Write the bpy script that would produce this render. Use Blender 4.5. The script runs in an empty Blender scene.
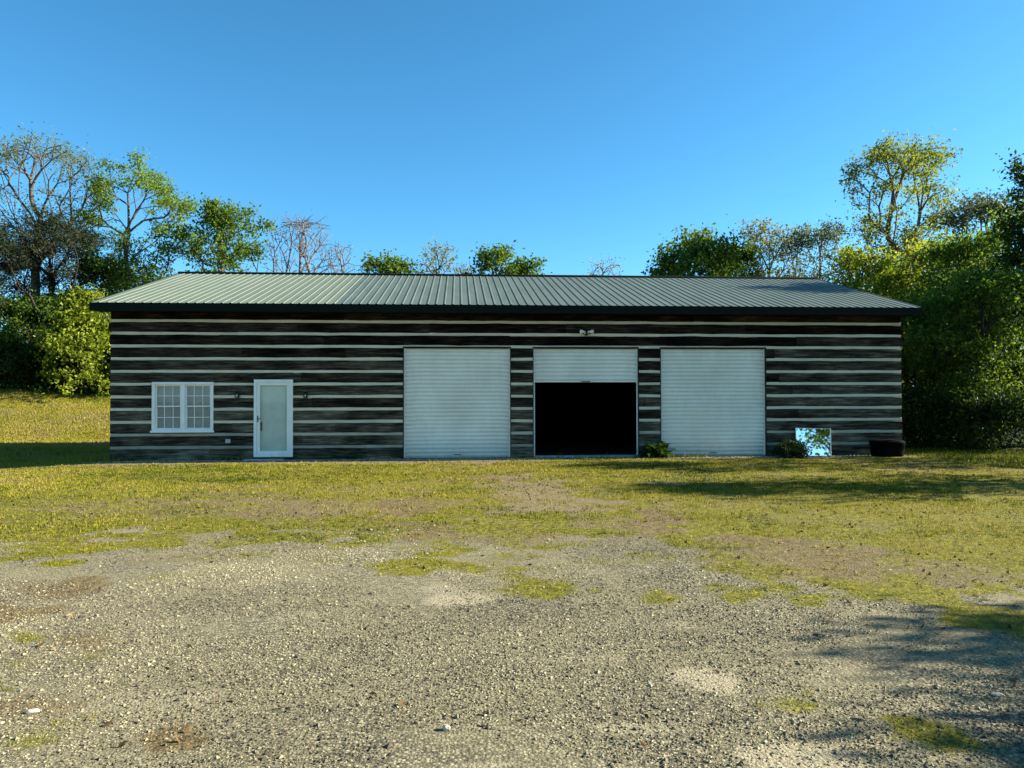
import bpy, math, random
import numpy as np
from mathutils import Vector, Matrix

random.seed(7)
RNG = np.random.default_rng(11)
PI = math.pi
scene = bpy.context.scene
COL = scene.collection

# ------------------------------------------------------------------ basic measures (metres)
F = 770.0            # focal length in picture widths of 1024
CAM_H = 1.62
HZ = 400.5           # eye level in the picture
ROLL = 0.00227
A = math.radians(3.97)       # the garage front turns slightly away on the right
CX, CY = -10.94, 20.95       # front left corner of the garage
LEN, DEP = 22.39, 12.0
SUN_EL = math.radians(25.0)
SUN_AZ = math.radians(6.0)   # direction towards the sun, from +X towards +Y


def fu(px):
    """distance along the garage front of a picture column"""
    t = (px - 512) / F
    return (t * CY - CX) / (math.cos(A) - t * math.sin(A))


def fz(px, py):
    """height on the garage front"""
    Z = CY + fu(px) * math.sin(A)
    return CAM_H + (HZ + ROLL * -(px - 512) - py) / F * Z


def gpt(px, py):
    Z = CAM_H * F / (py - HZ)
    return (px - 512) / F * Z, Z


# ------------------------------------------------------------------ noise
def _h(ix, iy, s):
    n = (ix.astype(np.int64) * 374761393 + iy.astype(np.int64) * 668265263 + s * 1274126177) & 0xFFFFFFFF
    n = ((n ^ (n >> 13)) * 1274126177) & 0xFFFFFFFF
    return ((n ^ (n >> 16)) & 0xFFFF) / 65535.0


def vnoise(x, y, s=0):
    ix, iy = np.floor(x), np.floor(y)
    fx, fy = x - ix, y - iy
    fx, fy = fx * fx * (3 - 2 * fx), fy * fy * (3 - 2 * fy)
    a, b = _h(ix, iy, s), _h(ix + 1, iy, s)
    c, d = _h(ix, iy + 1, s), _h(ix + 1, iy + 1, s)
    return (a * (1 - fx) + b * fx) * (1 - fy) + (c * (1 - fx) + d * fx) * fy


def fbm(x, y, s=0, o=4):
    v, a, t = 0, 0.5, 0
    for i in range(o):
        v = v + a * vnoise(x * 2 ** i, y * 2 ** i, s + i * 17)
        t += a
        a *= 0.55
    return v / t


def sstep(a, b, x):
    t = np.clip((x - a) / (b - a), 0, 1)
    return t * t * (3 - 2 * t)


# ------------------------------------------------------------------ object helpers
def link(name, me, mat, parent=None, loc=None):
    o = bpy.data.objects.new(name, me)
    COL.objects.link(o)
    if mat is not None and me is not None:
        for m in (mat if isinstance(mat, (list, tuple)) else [mat]):
            me.materials.append(m)
    if parent is not None:
        o.parent = parent
    if loc is not None:
        o.location = loc
    return o


def thing(name, label, cat, loc=(0, 0, 0), rz=0.0, group=None):
    o = bpy.data.objects.new(name, None)
    COL.objects.link(o)
    o.location = loc
    o.rotation_euler = (0, 0, rz)
    o.empty_display_size = 0.2
    return tag(o, label, cat, group)


def tag(o, label=None, cat=None, group=None, kind=None):
    if label: o['label'] = label
    if cat: o['category'] = cat
    if group: o['group'] = group
    if kind: o['kind'] = kind
    return o


def np_mesh(name, v, f, attrs=None, smooth=False):
    """v (n,3), f (m,k) with constant k"""
    me = bpy.data.meshes.new(name)
    v = np.ascontiguousarray(v, dtype=np.float32)
    f = np.ascontiguousarray(f, dtype=np.int32)
    m, k = f.shape
    me.vertices.add(len(v)); me.vertices.foreach_set('co', v.ravel())
    me.loops.add(m * k); me.loops.foreach_set('vertex_index', f.ravel())
    me.polygons.add(m)
    me.polygons.foreach_set('loop_start', np.arange(0, m * k, k, dtype=np.int32))
    me.polygons.foreach_set('use_smooth', np.full(m, smooth, dtype=bool))
    for an, av in (attrs or {}).items():
        at = me.attributes.new(an, 'FLOAT', 'POINT')
        at.data.foreach_set('value', np.ascontiguousarray(av, dtype=np.float32))
    me.update(calc_edges=True)
    return me


class MB:
    """collects simple shapes into one mesh"""
    def __init__(s):
        s.v, s.f, s.t = [], [], []

    def add(s, vs, fs, tone=0.5):
        b = len(s.v)
        s.v += [tuple(p) for p in vs]
        s.f += [tuple(i + b for i in q) for q in fs]
        s.t += [tone] * len(vs)
        return s

    def box(s, x0, x1, y0, y1, z0, z1, tone=0.5, bev=0.0):
        if bev <= 0:
            vs = [(x, y, z) for x in (x0, x1) for y in (y0, y1) for z in (z0, z1)]
            fs = [(0, 1, 3, 2), (4, 6, 7, 5), (0, 4, 5, 1), (2, 3, 7, 6), (0, 2, 6, 4), (1, 5, 7, 3)]
            return s.add(vs, fs, tone)
        b = min(bev, (x1 - x0) * .45, (y1 - y0) * .45, (z1 - z0) * .45)
        import bmesh
        bm = bmesh.new()
        bmesh.ops.create_cube(bm, size=1)
        for q in bm.verts:
            q.co = Vector(((x0 + x1) / 2 + q.co.x * (x1 - x0), (y0 + y1) / 2 + q.co.y * (y1 - y0), (z0 + z1) / 2 + q.co.z * (z1 - z0)))
        bmesh.ops.bevel(bm, geom=bm.edges[:], offset=b, segments=2, affect='EDGES', profile=0.5)
        bm.verts.index_update()
        s.add([q.co for q in bm.verts], [[q.index for q in fc.verts] for fc in bm.faces], tone)
        bm.free()
        return s

    def tube(s, pts, rad, n=8, tone=0.5, cap=True):
        pts = [Vector(p) for p in pts]
        if not isinstance(rad, (list, tuple)): rad = [rad] * len(pts)
        vs, fs = [], []
        ref = Vector((0.31, 0.2, 0.93))
        for i, p in enumerate(pts):
            d = (pts[min(i + 1, len(pts) - 1)] - pts[max(i - 1, 0)]).normalized()
            if abs(d.dot(ref)) > .95: ref = Vector((1, 0.1, 0))
            u = d.cross(ref).normalized(); w = d.cross(u)
            for k in range(n):
                a = 2 * PI * k / n
                vs.append(p + (u * math.cos(a) + w * math.sin(a)) * rad[i])
        for i in range(len(pts) - 1):
            for k in range(n):
                fs.append((i * n + k, i * n + (k + 1) % n, (i + 1) * n + (k + 1) % n, (i + 1) * n + k))
        if cap:
            fs.append(tuple(range(n))[::-1]); fs.append(tuple((len(pts) - 1) * n + k for k in range(n)))
        return s.add(vs, fs, tone)

    def lathe(s, prof, c=(0, 0, 0), n=20, tone=0.5):
        vs, fs = [], []
        for r, z in prof:
            for k in range(n):
                a = 2 * PI * k / n
                vs.append((c[0] + r * math.cos(a), c[1] + r * math.sin(a), c[2] + z))
        for i in range(len(prof) - 1):
            for k in range(n):
                fs.append((i * n + k, i * n + (k + 1) % n, (i + 1) * n + (k + 1) % n, (i + 1) * n + k))
        return s.add(vs, fs, tone)

    def build(s, name, mat, parent=None, smooth=False, loc=None):
        me = bpy.data.meshes.new(name)
        me.from_pydata(s.v, [], s.f)
        at = me.attributes.new('tone', 'FLOAT', 'POINT')
        at.data.foreach_set('value', np.array(s.t, dtype=np.float32))
        if smooth:
            me.polygons.foreach_set('use_smooth', [True] * len(me.polygons))
        me.update()
        return link(name, me, mat, parent, loc)


# ------------------------------------------------------------------ materials
class NT:
    def __init__(s, name):
        s.m = bpy.data.materials.new(name)
        s.m.use_nodes = True
        s.t = s.m.node_tree
        s.t.nodes.clear()
        s.out = s.t.nodes.new('ShaderNodeOutputMaterial')

    def n(s, kind, **kw):
        nd = s.t.nodes.new('ShaderNode' + kind)
        for k, v in kw.items():
            if k.startswith('_'):
                setattr(nd, k[1:], v)
            else:
                nd.inputs[k].default_value = v
        return nd

    def l(s, a, b):
        s.t.links.new(a, b)

    def attr(s, name):
        return s.n('Attribute', _attribute_name=name).outputs['Fac']

    def coords(s, scale=(1, 1, 1)):
        tc = s.n('TexCoord')
        mp = s.n('Mapping')
        mp.inputs['Scale'].default_value = scale
        s.l(tc.outputs['Object'], mp.inputs['Vector'])
        return mp.outputs['Vector']

    def noise(s, vec, scale, detail=4, rough=.6):
        nd = s.n('TexNoise', Scale=scale, Detail=detail, Roughness=rough)
        s.l(vec, nd.inputs['Vector'])
        return nd.outputs['Fac']

    def ramp(s, fac, stops):
        nd = s.n('ValToRGB')
        cr = nd.color_ramp
        while len(cr.elements) < len(stops): cr.elements.new(0.5)
        for e, (p, c) in zip(cr.elements, stops):
            e.position = p
            e.color = (*c, 1) if not isinstance(c, (int, float)) else (c, c, c, 1)
        s.l(fac, nd.inputs['Fac'])
        return nd.outputs['Color']

    def mix(s, fac, a, b, mode='MIX'):
        nd = s.n('Mix', _data_type='RGBA', _blend_type=mode)
        for sock, val in ((nd.inputs[0], fac), (nd.inputs[6], a), (nd.inputs[7], b)):
            if isinstance(val, (int, float)): sock.default_value = val
            elif isinstance(val, tuple): sock.default_value = (*val, 1)
            else: s.l(val, sock)
        return nd.outputs[2]

    def math(s, op, a, b=0.0, c=0.0, clamp=False):
        nd = s.n('Math', _operation=op, _use_clamp=clamp)
        for i, val in enumerate((a, b, c)):
            if isinstance(val, (int, float)): nd.inputs[i].default_value = val
            else: s.l(val, nd.inputs[i])
        return nd.outputs[0]

    def bump(s, h, strength=.4, dist=.02):
        nd = s.n('Bump', Strength=strength, Distance=dist)
        s.l(h, nd.inputs['Height'])
        return nd.outputs['Normal']

    def princ(s, color, rough=.6, metal=0, normal=None, spec=.4):
        p = s.n('BsdfPrincipled')
        for sock, val in (('Base Color', color), ('Roughness', rough)):
            if isinstance(val, tuple): p.inputs[sock].default_value = (*val, 1)
            elif isinstance(val, (int, float)): p.inputs[sock].default_value = val
            else: s.l(val, p.inputs[sock])
        p.inputs['Metallic'].default_value = metal
        p.inputs['Specular IOR Level'].default_value = spec
        if normal is not None: s.l(normal, p.inputs['Normal'])
        s.l(p.outputs[0], s.out.inputs['Surface'])
        return s.m


def mat_plain(name, col, rough=.6, metal=0, var=.15, scale=6, bump=.1, spec=.4):
    t = NT(name)
    c = t.coords()
    n = t.noise(c, scale, 5, .65)
    lo = tuple(x * (1 - var) for x in col); hi = tuple(min(1, x * (1 + var)) for x in col)
    return t.princ(t.ramp(n, [(.3, lo), (.7, hi)]), rough, metal, t.bump(t.noise(c, scale * 6, 3), bump, .01), spec)


def mat_log():
    t = NT('weathered_log')
    c = t.coords((.55, 6, 7)); c2 = t.coords((1.1, 3, 14)); c0 = t.coords((.5, 1, 1.3))
    tone = t.attr('tone')
    n1 = t.noise(c, 2.2, 6, .65); n2 = t.noise(c2, 2.0, 5, .7); n3 = t.noise(c0, 1.6, 4, .6)
    v = t.math('ADD', t.math('MULTIPLY', n1, .55), t.math('MULTIPLY', n2, .45))
    v = t.math('ADD', v, t.math('MULTIPLY', t.math('SUBTRACT', n3, .5), .5))
    brown = t.ramp(v, [(.40, (.0015, .001, .001)), (.49, (.007, .0045, .003)), (.57, (.022, .014, .009)), (.66, (.060, .038, .023))])
    grey = t.ramp(v, [(.38, (.013, .0115, .008)), (.47, (.056, .050, .033)), (.56, (.130, .115, .078)), (.66, (.28, .25, .175))])
    col = t.mix(tone, brown, grey)
    b = t.bump(t.math('ADD', n2, t.math('MULTIPLY', n1, .8)), .7, .02)
    return t.princ(col, .9, 0, b, .06)


def mat_chink():
    t = NT('pale_chinking')
    c = t.coords((.8, 2, 6)); n = t.noise(c, 3, 5, .7)
    tone = t.attr('tone')
    clean = t.ramp(n, [(.3, (.62, .53, .38)), (.6, (.76, .67, .49))])
    dirty_shaded = t.ramp(n, [(.3, (.13, .13, .095)), (.7, (.26, .255, .195))])
    f = t.math('ADD', tone, t.math('MULTIPLY', t.math('SUBTRACT', t.noise(t.coords((.7, 1, 2)), 2, 4, .7), .5), .9), clamp=True)
    return t.princ(t.mix(f, clean, dirty_shaded), .9, 0, t.bump(t.noise(c, 20, 3), .3, .01), .2)


def mat_metal_roof(name, lo, hi):
    t = NT(name)
    c = t.coords((3.0, .5, .5)); n = t.noise(c, 1.2, 5, .65)
    n2 = t.noise(t.coords((1, 1, 1)), 14, 4, .7)
    f = t.math('ADD', t.math('MULTIPLY', n, .7), t.math('MULTIPLY', n2, .3))
    return t.princ(t.ramp(f, [(.32, lo), (.68, hi)]), .6, .0, t.bump(n, .08, .01), .15)


def mat_shutter():
    t = NT('white_shutter_paint')
    c = t.coords((.6, 1, .35)); n = t.noise(c, 2.2, 5, .65)
    n2 = t.noise(t.coords((5, 1, 1.2)), 2, 5, .7)
    col = t.ramp(n, [(.3, (.76, .71, .60)), (.65, (.89, .85, .73))])
    col = t.mix(t.ramp(n2, [(.55, 0.0), (.8, .22)]), col, (.40, .41, .38))
    sx = t.n('SeparateXYZ'); t.l(t.n('TexCoord').outputs['Object'], sx.inputs[0])
    low = t.math('MULTIPLY', t.ramp(sx.outputs['Z'], [(.05, 1.0), (.55, 0.0)]), t.noise(t.coords((2.5, 1, 3)), 3, 5, .75))
    col = t.mix(t.math('MULTIPLY', low, .75), col, (.30, .28, .20))
    return t.princ(col, .5, 0, t.bump(n2, .06, .01), .4)


def mat_glass(name, tint=(.9, .95, .95)):
    t = NT(name)
    tr = t.n('BsdfTransparent'); tr.inputs[0].default_value = (*tint, 1)
    gl = t.n('BsdfGlossy'); gl.inputs['Roughness'].default_value = .02
    fr = t.n('Fresnel'); fr.inputs['IOR'].default_value = 1.6
    mx = t.n('MixShader')
    t.l(t.math('MULTIPLY_ADD', fr.outputs[0], .4, .02), mx.inputs[0]); t.l(tr.outputs[0], mx.inputs[1]); t.l(gl.outputs[0], mx.inputs[2])
    t.l(mx.outputs[0], t.out.inputs['Surface'])
    return t.m


def mat_leaf(name, dark, light, transl=.45):
    t = NT(name)
    tint = t.attr('tint')
    col = t.ramp(tint, [(.0, dark), (.55, tuple((a + b) / 2 for a, b in zip(dark, light))), (1.0, light)])
    d = t.n('BsdfPrincipled', Roughness=.55)
    d.inputs['Specular IOR Level'].default_value = .10
    t.l(col, d.inputs['Base Color'])
    tr = t.n('BsdfTranslucent')
    t.l(t.mix(1.0, col, (1.25, 1.2, .55), 'MULTIPLY'), tr.inputs['Color'])
    mx = t.n('MixShader'); mx.inputs[0].default_value = transl
    t.l(d.outputs[0], mx.inputs[1]); t.l(tr.outputs[0], mx.inputs[2]); t.l(mx.outputs[0], t.out.inputs['Surface'])
    return t.m


def mat_bark(name, lo, hi):
    t = NT(name)
    n = t.noise(t.coords((3, 3, .6)), 3, 5, .7)
    return t.princ(t.ramp(n, [(.3, lo), (.7, hi)]), .9, 0, t.bump(n, .5, .03), .2)


def mat_tint(name, stops, rough=.8, transl=0, spec=.3):
    t = NT(name)
    col = t.ramp(t.attr('tint'), stops)
    if not transl:
        return t.princ(col, rough, 0, None, spec)
    d = t.n('BsdfPrincipled', Roughness=rough)
    d.inputs['Specular IOR Level'].default_value = spec
    t.l(col, d.inputs['Base Color'])
    tr = t.n('BsdfTranslucent'); t.l(col, tr.inputs['Color'])
    mx = t.n('MixShader'); mx.inputs[0].default_value = transl
    t.l(d.outputs[0], mx.inputs[1]); t.l(tr.outputs[0], mx.inputs[2]); t.l(mx.outputs[0], t.out.inputs['Surface'])
    return t.m


def mat_ground():
    t = NT('gravel_and_turf')
    c = t.coords()
    grass, dirt, pale, forest = (t.attr(a) for a in ('grass', 'dirt', 'pale', 'forest'))
    # gravel: small stones of many greys
    vo = t.n('TexVoronoi', Scale=55.0); t.l(c, vo.inputs['Vector'])
    sep = t.n('SeparateColor'); t.l(vo.outputs['Color'], sep.inputs[0])
    stone = t.ramp(sep.outputs[0], [(.0, (0.0546, 0.0496, 0.0395)), (.35, (0.1428, 0.1260, 0.0790)), (.7, (0.2436, 0.2167, 0.1344)), (.95, (0.3780, 0.3360, 0.2100))])
    gap = t.ramp(vo.outputs['Distance'], [(.25, 1.0), (.75, .35)])
    stone = t.mix(1.0, stone, gap, 'MULTIPLY')
    turfn = t.math('ADD', t.math('MULTIPLY', t.noise(c, 9, 5, .8), .5), t.math('MULTIPLY', t.noise(c, 34, 3, .7), .5)); big = t.noise(c, .9, 5, .65); fine = t.math('ADD', t.math('MULTIPLY', t.noise(c, 26, 5, .75), .5), t.math('MULTIPLY', t.noise(c, 110, 3, .7), .5)); mid = t.noise(c, 5, 4, .7)
    stone = t.mix(t.ramp(big, [(.36, 0.0), (.62, .65)]), stone, t.ramp(fine, [(.36, (0.0798, 0.0689, 0.0370)), (.64, (0.3108, 0.2705, 0.1512))]))
    sand = t.ramp(fine, [(.36, (0.1720, 0.1462, 0.0903)), (.64, (0.3784, 0.3268, 0.2107))])
    pf = t.ramp(t.math('ADD', pale, t.math('MULTIPLY', t.math('SUBTRACT', mid, .5), .6)), [(.3, 0.0), (.7, .75)])
    col = t.mix(pf, stone, sand)
    soil = t.ramp(turfn, [(.38, (.035, .023, .009)), (.5, (.105, .074, .027)), (.62, (.23, .17, .072))])
    df = t.ramp(t.math('ADD', dirt, t.math('MULTIPLY', t.math('SUBTRACT', fine, .5), .9)), [(.30, 0.0), (.72, .9)])
    col = t.mix(df, col, soil)
    turf = t.ramp(turfn, [(.38, (.026, .028, .005)), (.5, (.105, .098, .007)), (.62, (.26, .225, .022))])
    gf = t.ramp(t.math('ADD', grass, t.math('MULTIPLY', t.math('SUBTRACT', t.math('ADD', t.math('MULTIPLY', fine, .6), t.math('MULTIPLY', mid, .4)), .5), 1.3)), [(.38, 0.0), (.66, 1.0)])
    col = t.mix(gf, col, turf)
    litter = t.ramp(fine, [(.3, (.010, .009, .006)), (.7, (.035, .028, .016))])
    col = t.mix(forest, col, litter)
    hgt = t.math('ADD', t.math('MULTIPLY', t.math('SUBTRACT', 1.0, vo.outputs['Distance']), .5), fine)
    return t.princ(col, .95, 0, t.bump(hgt, .7, .02), .15)


M = {
    'log': mat_log(), 'chink': mat_chink(),
    'roof': mat_metal_roof('grey_green_roof_metal', (.058, .085, .071), (.096, .122, .103)),
    'roof_pale': mat_metal_roof('pale_roof_metal', (.098, .126, .094), (.136, .158, .118)),  # paler tone for the panels at the left end
    'dark_trim': mat_plain('dark_green_trim', (.004, .008, .006), .6, 0, .2, 6, .1, .08),
    'shutter': mat_shutter(),
    'white': mat_plain('white_paint', (.86, .83, .74), .45, 0, .06, 3, .05),
    'white2': mat_plain('white_door_paint', (.84, .81, .70), .5, 0, .08, 3, .05),
    'blind': mat_plain('grey_blind', (.58, .56, .50), .7, 0, .1, 4, .05),
    'glass': mat_glass('window_glass'),
    'black': mat_plain('black_metal', (.010, .010, .011), .4, 0, .2),
    'steel': mat_plain('galvanised_steel', (.35, .36, .36), .45, .6, .12),
    'rubber': mat_plain('black_rubber', (.0010, .0010, .0012), .85, 0, .3, 9, .1, .05),
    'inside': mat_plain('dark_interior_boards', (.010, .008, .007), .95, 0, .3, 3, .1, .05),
    'slab': mat_plain('dark_concrete', (.035, .033, .031), .9, 0, .3, 2, .1, .1),  # slab and lining near black, the unlit bay's darkness in their colour
    'concrete': mat_plain('pale_concrete', (.34, .33, .29), .9, 0, .2, 5, .3),
    'plank': mat_plain('grey_plank', (.36, .34, .29), .85, 0, .2, 6, .2),
    'bulb': mat_plain('frosted_lamp_glass', (.85, .85, .82), .25, 0, .03),
    'stone_pale': mat_plain('pale_stone', (.40, .36, .28), .85, 0, .2, 9, .4),
    'stick_dark': mat_plain('dark_stick', (.06, .052, .045), .9, 0, .3, 9, .4),
    'bark': mat_bark('grey_brown_bark', (.045, .036, .028), (.13, .105, .08)),
    'bark_dark': mat_bark('dark_bark', (.014, .011, .009), (.045, .035, .026)),
    'bark_pale': mat_bark('pale_grey_bark', (.095, .085, .075), (.20, .18, .16)),
}
t_ = NT('mirror_silver')
M['mirror'] = t_.princ((.90, .92, .92), .015, 1.0, None, .5)
LEAF = {
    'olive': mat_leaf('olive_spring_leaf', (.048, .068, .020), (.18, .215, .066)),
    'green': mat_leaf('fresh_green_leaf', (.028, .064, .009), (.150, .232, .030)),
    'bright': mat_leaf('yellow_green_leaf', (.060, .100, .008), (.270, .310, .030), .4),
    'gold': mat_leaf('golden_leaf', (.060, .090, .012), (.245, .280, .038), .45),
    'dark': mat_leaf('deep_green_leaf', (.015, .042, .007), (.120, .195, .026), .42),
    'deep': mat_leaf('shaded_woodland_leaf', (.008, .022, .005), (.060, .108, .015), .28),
    'pine': mat_leaf('pine_needles', (.008, .016, .009), (.040, .052, .022), .15),
    'pale': mat_leaf('pale_young_leaf', (.10, .115, .055), (.27, .28, .14), .4),
    'blue': mat_leaf('grey_green_leaf', (.040, .060, .038), (.125, .165, .095), .35),
    'bud': mat_leaf('reddish_bud', (.085, .078, .062), (.17, .155, .12), .3),
}


# ------------------------------------------------------------------ world, sun, camera
w = bpy.data.worlds.new('World'); scene.world = w
w.use_nodes = True
nt = w.node_tree; nt.nodes.clear()
sky = nt.nodes.new('ShaderNodeTexSky'); sky.sky_type = 'NISHITA'
sky.sun_disc = False; sky.sun_elevation = SUN_EL; sky.sun_rotation = PI / 2 - SUN_AZ
sky.air_density = .85; sky.dust_density = .3; sky.ozone_density = 6.0; sky.altitude = 0
hs = nt.nodes.new('ShaderNodeHueSaturation'); hs.inputs['Saturation'].default_value = 1.09; hs.inputs['Hue'].default_value = .479; hs.inputs['Value'].default_value = .23
gm_ = nt.nodes.new('ShaderNodeGamma'); gm_.inputs['Gamma'].default_value = 1.12
bg = nt.nodes.new('ShaderNodeBackground'); bg.inputs['Strength'].default_value = .272
wo = nt.nodes.new('ShaderNodeOutputWorld')
nt.links.new(sky.outputs[0], hs.inputs['Color']); nt.links.new(hs.outputs[0], gm_.inputs['Color']); nt.links.new(gm_.outputs[0], bg.inputs[0]); nt.links.new(bg.outputs[0], wo.inputs[0])

sl = bpy.data.lights.new('sun', 'SUN'); sl.energy = 5.0; sl.angle = math.radians(.5); sl.color = (1, .93, .79)
so = bpy.data.objects.new('sun', sl); COL.objects.link(so)
sd = Vector((math.cos(SUN_EL) * math.cos(SUN_AZ), math.cos(SUN_EL) * math.sin(SUN_AZ), math.sin(SUN_EL)))
so.rotation_euler = sd.to_track_quat('Z', 'Y').to_euler(); so.location = sd * 60

cd = bpy.data.cameras.new('camera'); cam = bpy.data.objects.new('camera', cd); COL.objects.link(cam)
cd.sensor_width = 36; cd.lens = 36 * F / 1024; cd.clip_end = 3000; cd.clip_start = .05
cam.matrix_world = Matrix.Translation((0, 0, CAM_H)) @ Matrix.Rotation(PI / 2 + math.atan((HZ - 384) / F), 4, 'X') @ Matrix.Rotation(-math.atan(ROLL), 4, 'Z')
scene.camera = cam
scene.view_settings.view_transform = 'Standard'; scene.view_settings.look = 'None'
scene.view_settings.exposure = 2.0; scene.view_settings.gamma = 1
scene.render.resolution_x, scene.render.resolution_y = 1024, 768
scene.cycles.max_bounces = 6; scene.cycles.transparent_max_bounces = 12
scene.cycles.use_denoising = True

# ------------------------------------------------------------------ ground
CA, SA = math.cos(A), math.sin(A)


def to_local(x, y):
    return (x - CX) * CA + (y - CY) * SA, -(x - CX) * SA + (y - CY) * CA


def ground_z(x, y):
    x = np.asarray(x, float); y = np.asarray(y, float)
    u, d = to_local(x, y)
    z = .05 * (fbm(x * .22, y * .22, 3, 3) - .5) * sstep(1, 6, np.hypot(x, y))
    left = sstep(.5, -3.5, u)
    z = z - .14 * left * sstep(13, 19, y) * (1 - sstep(34, 36, y))
    # grassy bank rising behind and left of the garage
    crest = 2.05 - 0.10 * (x + 24)
    crest = np.clip(crest, .35, 2.4)
    z = z + (crest) * sstep(32.0, 44.5, y) * sstep(14, 2, x)
    # flat pad under the garage
    pad = sstep(-1.3, -.5, u) * sstep(LEN + 1.3, LEN + .5, u) * sstep(-.9, -.25, d) * sstep(DEP + 1.2, DEP + .3, d)
    z = z * (1 - pad)
    return z


YB = np.array([(-400, 600), (0, 552), (60, 556), (130, 546), (220, 541), (300, 533), (360, 536), (430, 546), (520, 553), (600, 546), (660, 556),
               (730, 580), (800, 596), (870, 604), (950, 592), (1024, 598), (1400, 620)], float)
MOSS = [(400, 564, 46, 9, .95), (450, 566, 40, 7, .75), (535, 586, 52, 11, .95), (510, 580, 30, 6, .6), (660, 597, 26, 7, .7), (735, 596, 38, 9, .9),
        (720, 588, 30, 6, .6), (820, 596, 46, 12, .9), (790, 588, 40, 8, .7), (985, 618, 52, 20, .95), (960, 612, 30, 9, .8), (22, 637, 34, 8, .7), (10, 685, 26, 7, .6),
        (930, 738, 56, 28, .85), (880, 716, 36, 9, .6), (785, 702, 36, 14, .6), (70, 722, 36, 16, .45), (800, 690, 20, 5, .5),
        (20, 660, 30, 9, .4), (95, 655, 26, 7, .6), (40, 735, 40, 10, .55), (130, 690, 24, 6, .5), (330, 560, 40, 5, .5), (150, 575, 40, 6, .45), (600, 562, 40, 6, .4), (240, 556, 60, 6, .5), (700, 632, 20, 4, .3)]
DIRT = [(405, 512, 36, 16, .8), (425, 530, 30, 10, .7), (665, 520, 26, 17, .9), (640, 528, 50, 12, .6), (760, 545, 60, 12, .6), (850, 560, 80, 14, .6), (930, 575, 70, 12, .5),
        (168, 735, 24, 12, .95), (258, 752, 26, 16, .95), (150, 505, 120, 10, .5), (300, 512, 80, 9, .5), (20, 610, 40, 14, .7), (90, 640, 50, 16, .6), (60, 585, 60, 12, .6), (30, 700, 50, 14, .5), (560, 540, 90, 7, .4), (800, 520, 70, 9, .45),
        (230, 690, 20, 8, .3), (520, 690, 36, 7, .35), (480, 480, 70, 5, .4)]
PALE = [(540, 492, 56, 17, .75), (520, 482, 40, 8, .6), (560, 505, 50, 10, .6), (465, 600, 40, 8, .8), (715, 680, 40, 13, .9), (790, 755, 56, 17, .8), (640, 730, 60, 9, .5), (150, 700, 110, 14, .4), (490, 760, 50, 8, .6),
        (440, 590, 60, 6, .5), (300, 615, 100, 7, .4), (570, 660, 70, 6, .4), (900, 655, 70, 4, .4), (640, 625, 60, 5, .35), (250, 462, 300, 2.2, .9), (470, 460, 110, 2.0, .9), (560, 458, 50, 1.6, .7), (700, 459, 80, 2, .4)]


def ell(x, y, items):
    r = np.zeros_like(x)
    wx = (fbm(x * 1.6, y * 1.6, 41, 4) - .5) * .9; wy = (fbm(x * 1.6, y * 1.6, 77, 4) - .5) * 1.2
    fray = (fbm(x * 3.4, y * 3.4, 53, 4) - .5) * 2.2
    for px, py, rx, ry, s in items:
        X, Z = gpt(px, py)
        ax, ay = rx / F * Z, max(ry * Z * Z / (CAM_H * F), .06)
        k = 1.0 / (1 + .25 * max(ax, ay))
        q = np.hypot((x - X + wx * ax * 1.3) / ax, (y - Z + wy * ay * 1.3) / ay)
        r = np.maximum(r, min(1, s * 1.2) * sstep(1.5, .3, q + fray))
    return r


def masks(x, y):
    x = np.asarray(x, float); y = np.asarray(y, float)
    yy = np.maximum(y, 1.2)
    py = HZ + CAM_H * F / yy
    px = 512 + F * x / yy
    yb = np.interp(px, YB[:, 0], YB[:, 1])
    n = fbm(x * .8, y * .8, 5, 5) - .5; n2 = fbm(x * .33, y * .5, 9, 4) - .5
    n5 = fbm(x * 3.1, y * 3.1, 15, 4) - .5
    g = sstep(-9, 18, yb - py + n * 70 + n5 * 46) * (.80 + 1.3 * n2 + .7 * n5)
    g = np.where(y > 20, .80 + 1.0 * n2 - .20 * sstep(30, 33, y) * sstep(43, 40, y), g)
    u, d = to_local(x, y)
    apron = sstep(-.85, -.35, d + n * .4) * sstep(3, .2, d) * sstep(-.8, .2, u) * sstep(LEN + .5, LEN - 1, u)
    moss = ell(x, y, MOSS)
    dirt = ell(x, y, DIRT) + sstep(.08, .35, n2 - n * .3) * .5 * sstep(470, 505, py) * sstep(620, 560, py)
    pale = ell(x, y, PALE)
    g = np.maximum(g, moss * .9) * (1 - .9 * pale) * (1 - .65 * np.clip(dirt, 0, 1)) * (1 - .9 * apron)
    lawn = sstep(-4, 22, yb - py + n * 40)
    dirt = np.maximum(dirt, lawn * .62 * (1 - apron))
    dirt = np.maximum(dirt, .6 * sstep(30, 33, y) * sstep(43.5, 40, y))
    pale = np.maximum(pale, apron * .6)
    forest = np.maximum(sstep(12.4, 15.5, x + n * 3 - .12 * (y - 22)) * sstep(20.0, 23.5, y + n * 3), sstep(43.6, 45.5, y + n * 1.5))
    return np.clip(g, 0, 1), np.clip(dirt, 0, 1), np.clip(pale, 0, 1), forest, apron


def axis(segs):
    out = [segs[0][0]]
    for a, b, st in segs:
        k = max(1, int(round((b - a) / st)))
        out += list(a + (b - a) * np.arange(1, k + 1) / k)
    return np.array(out)


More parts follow.
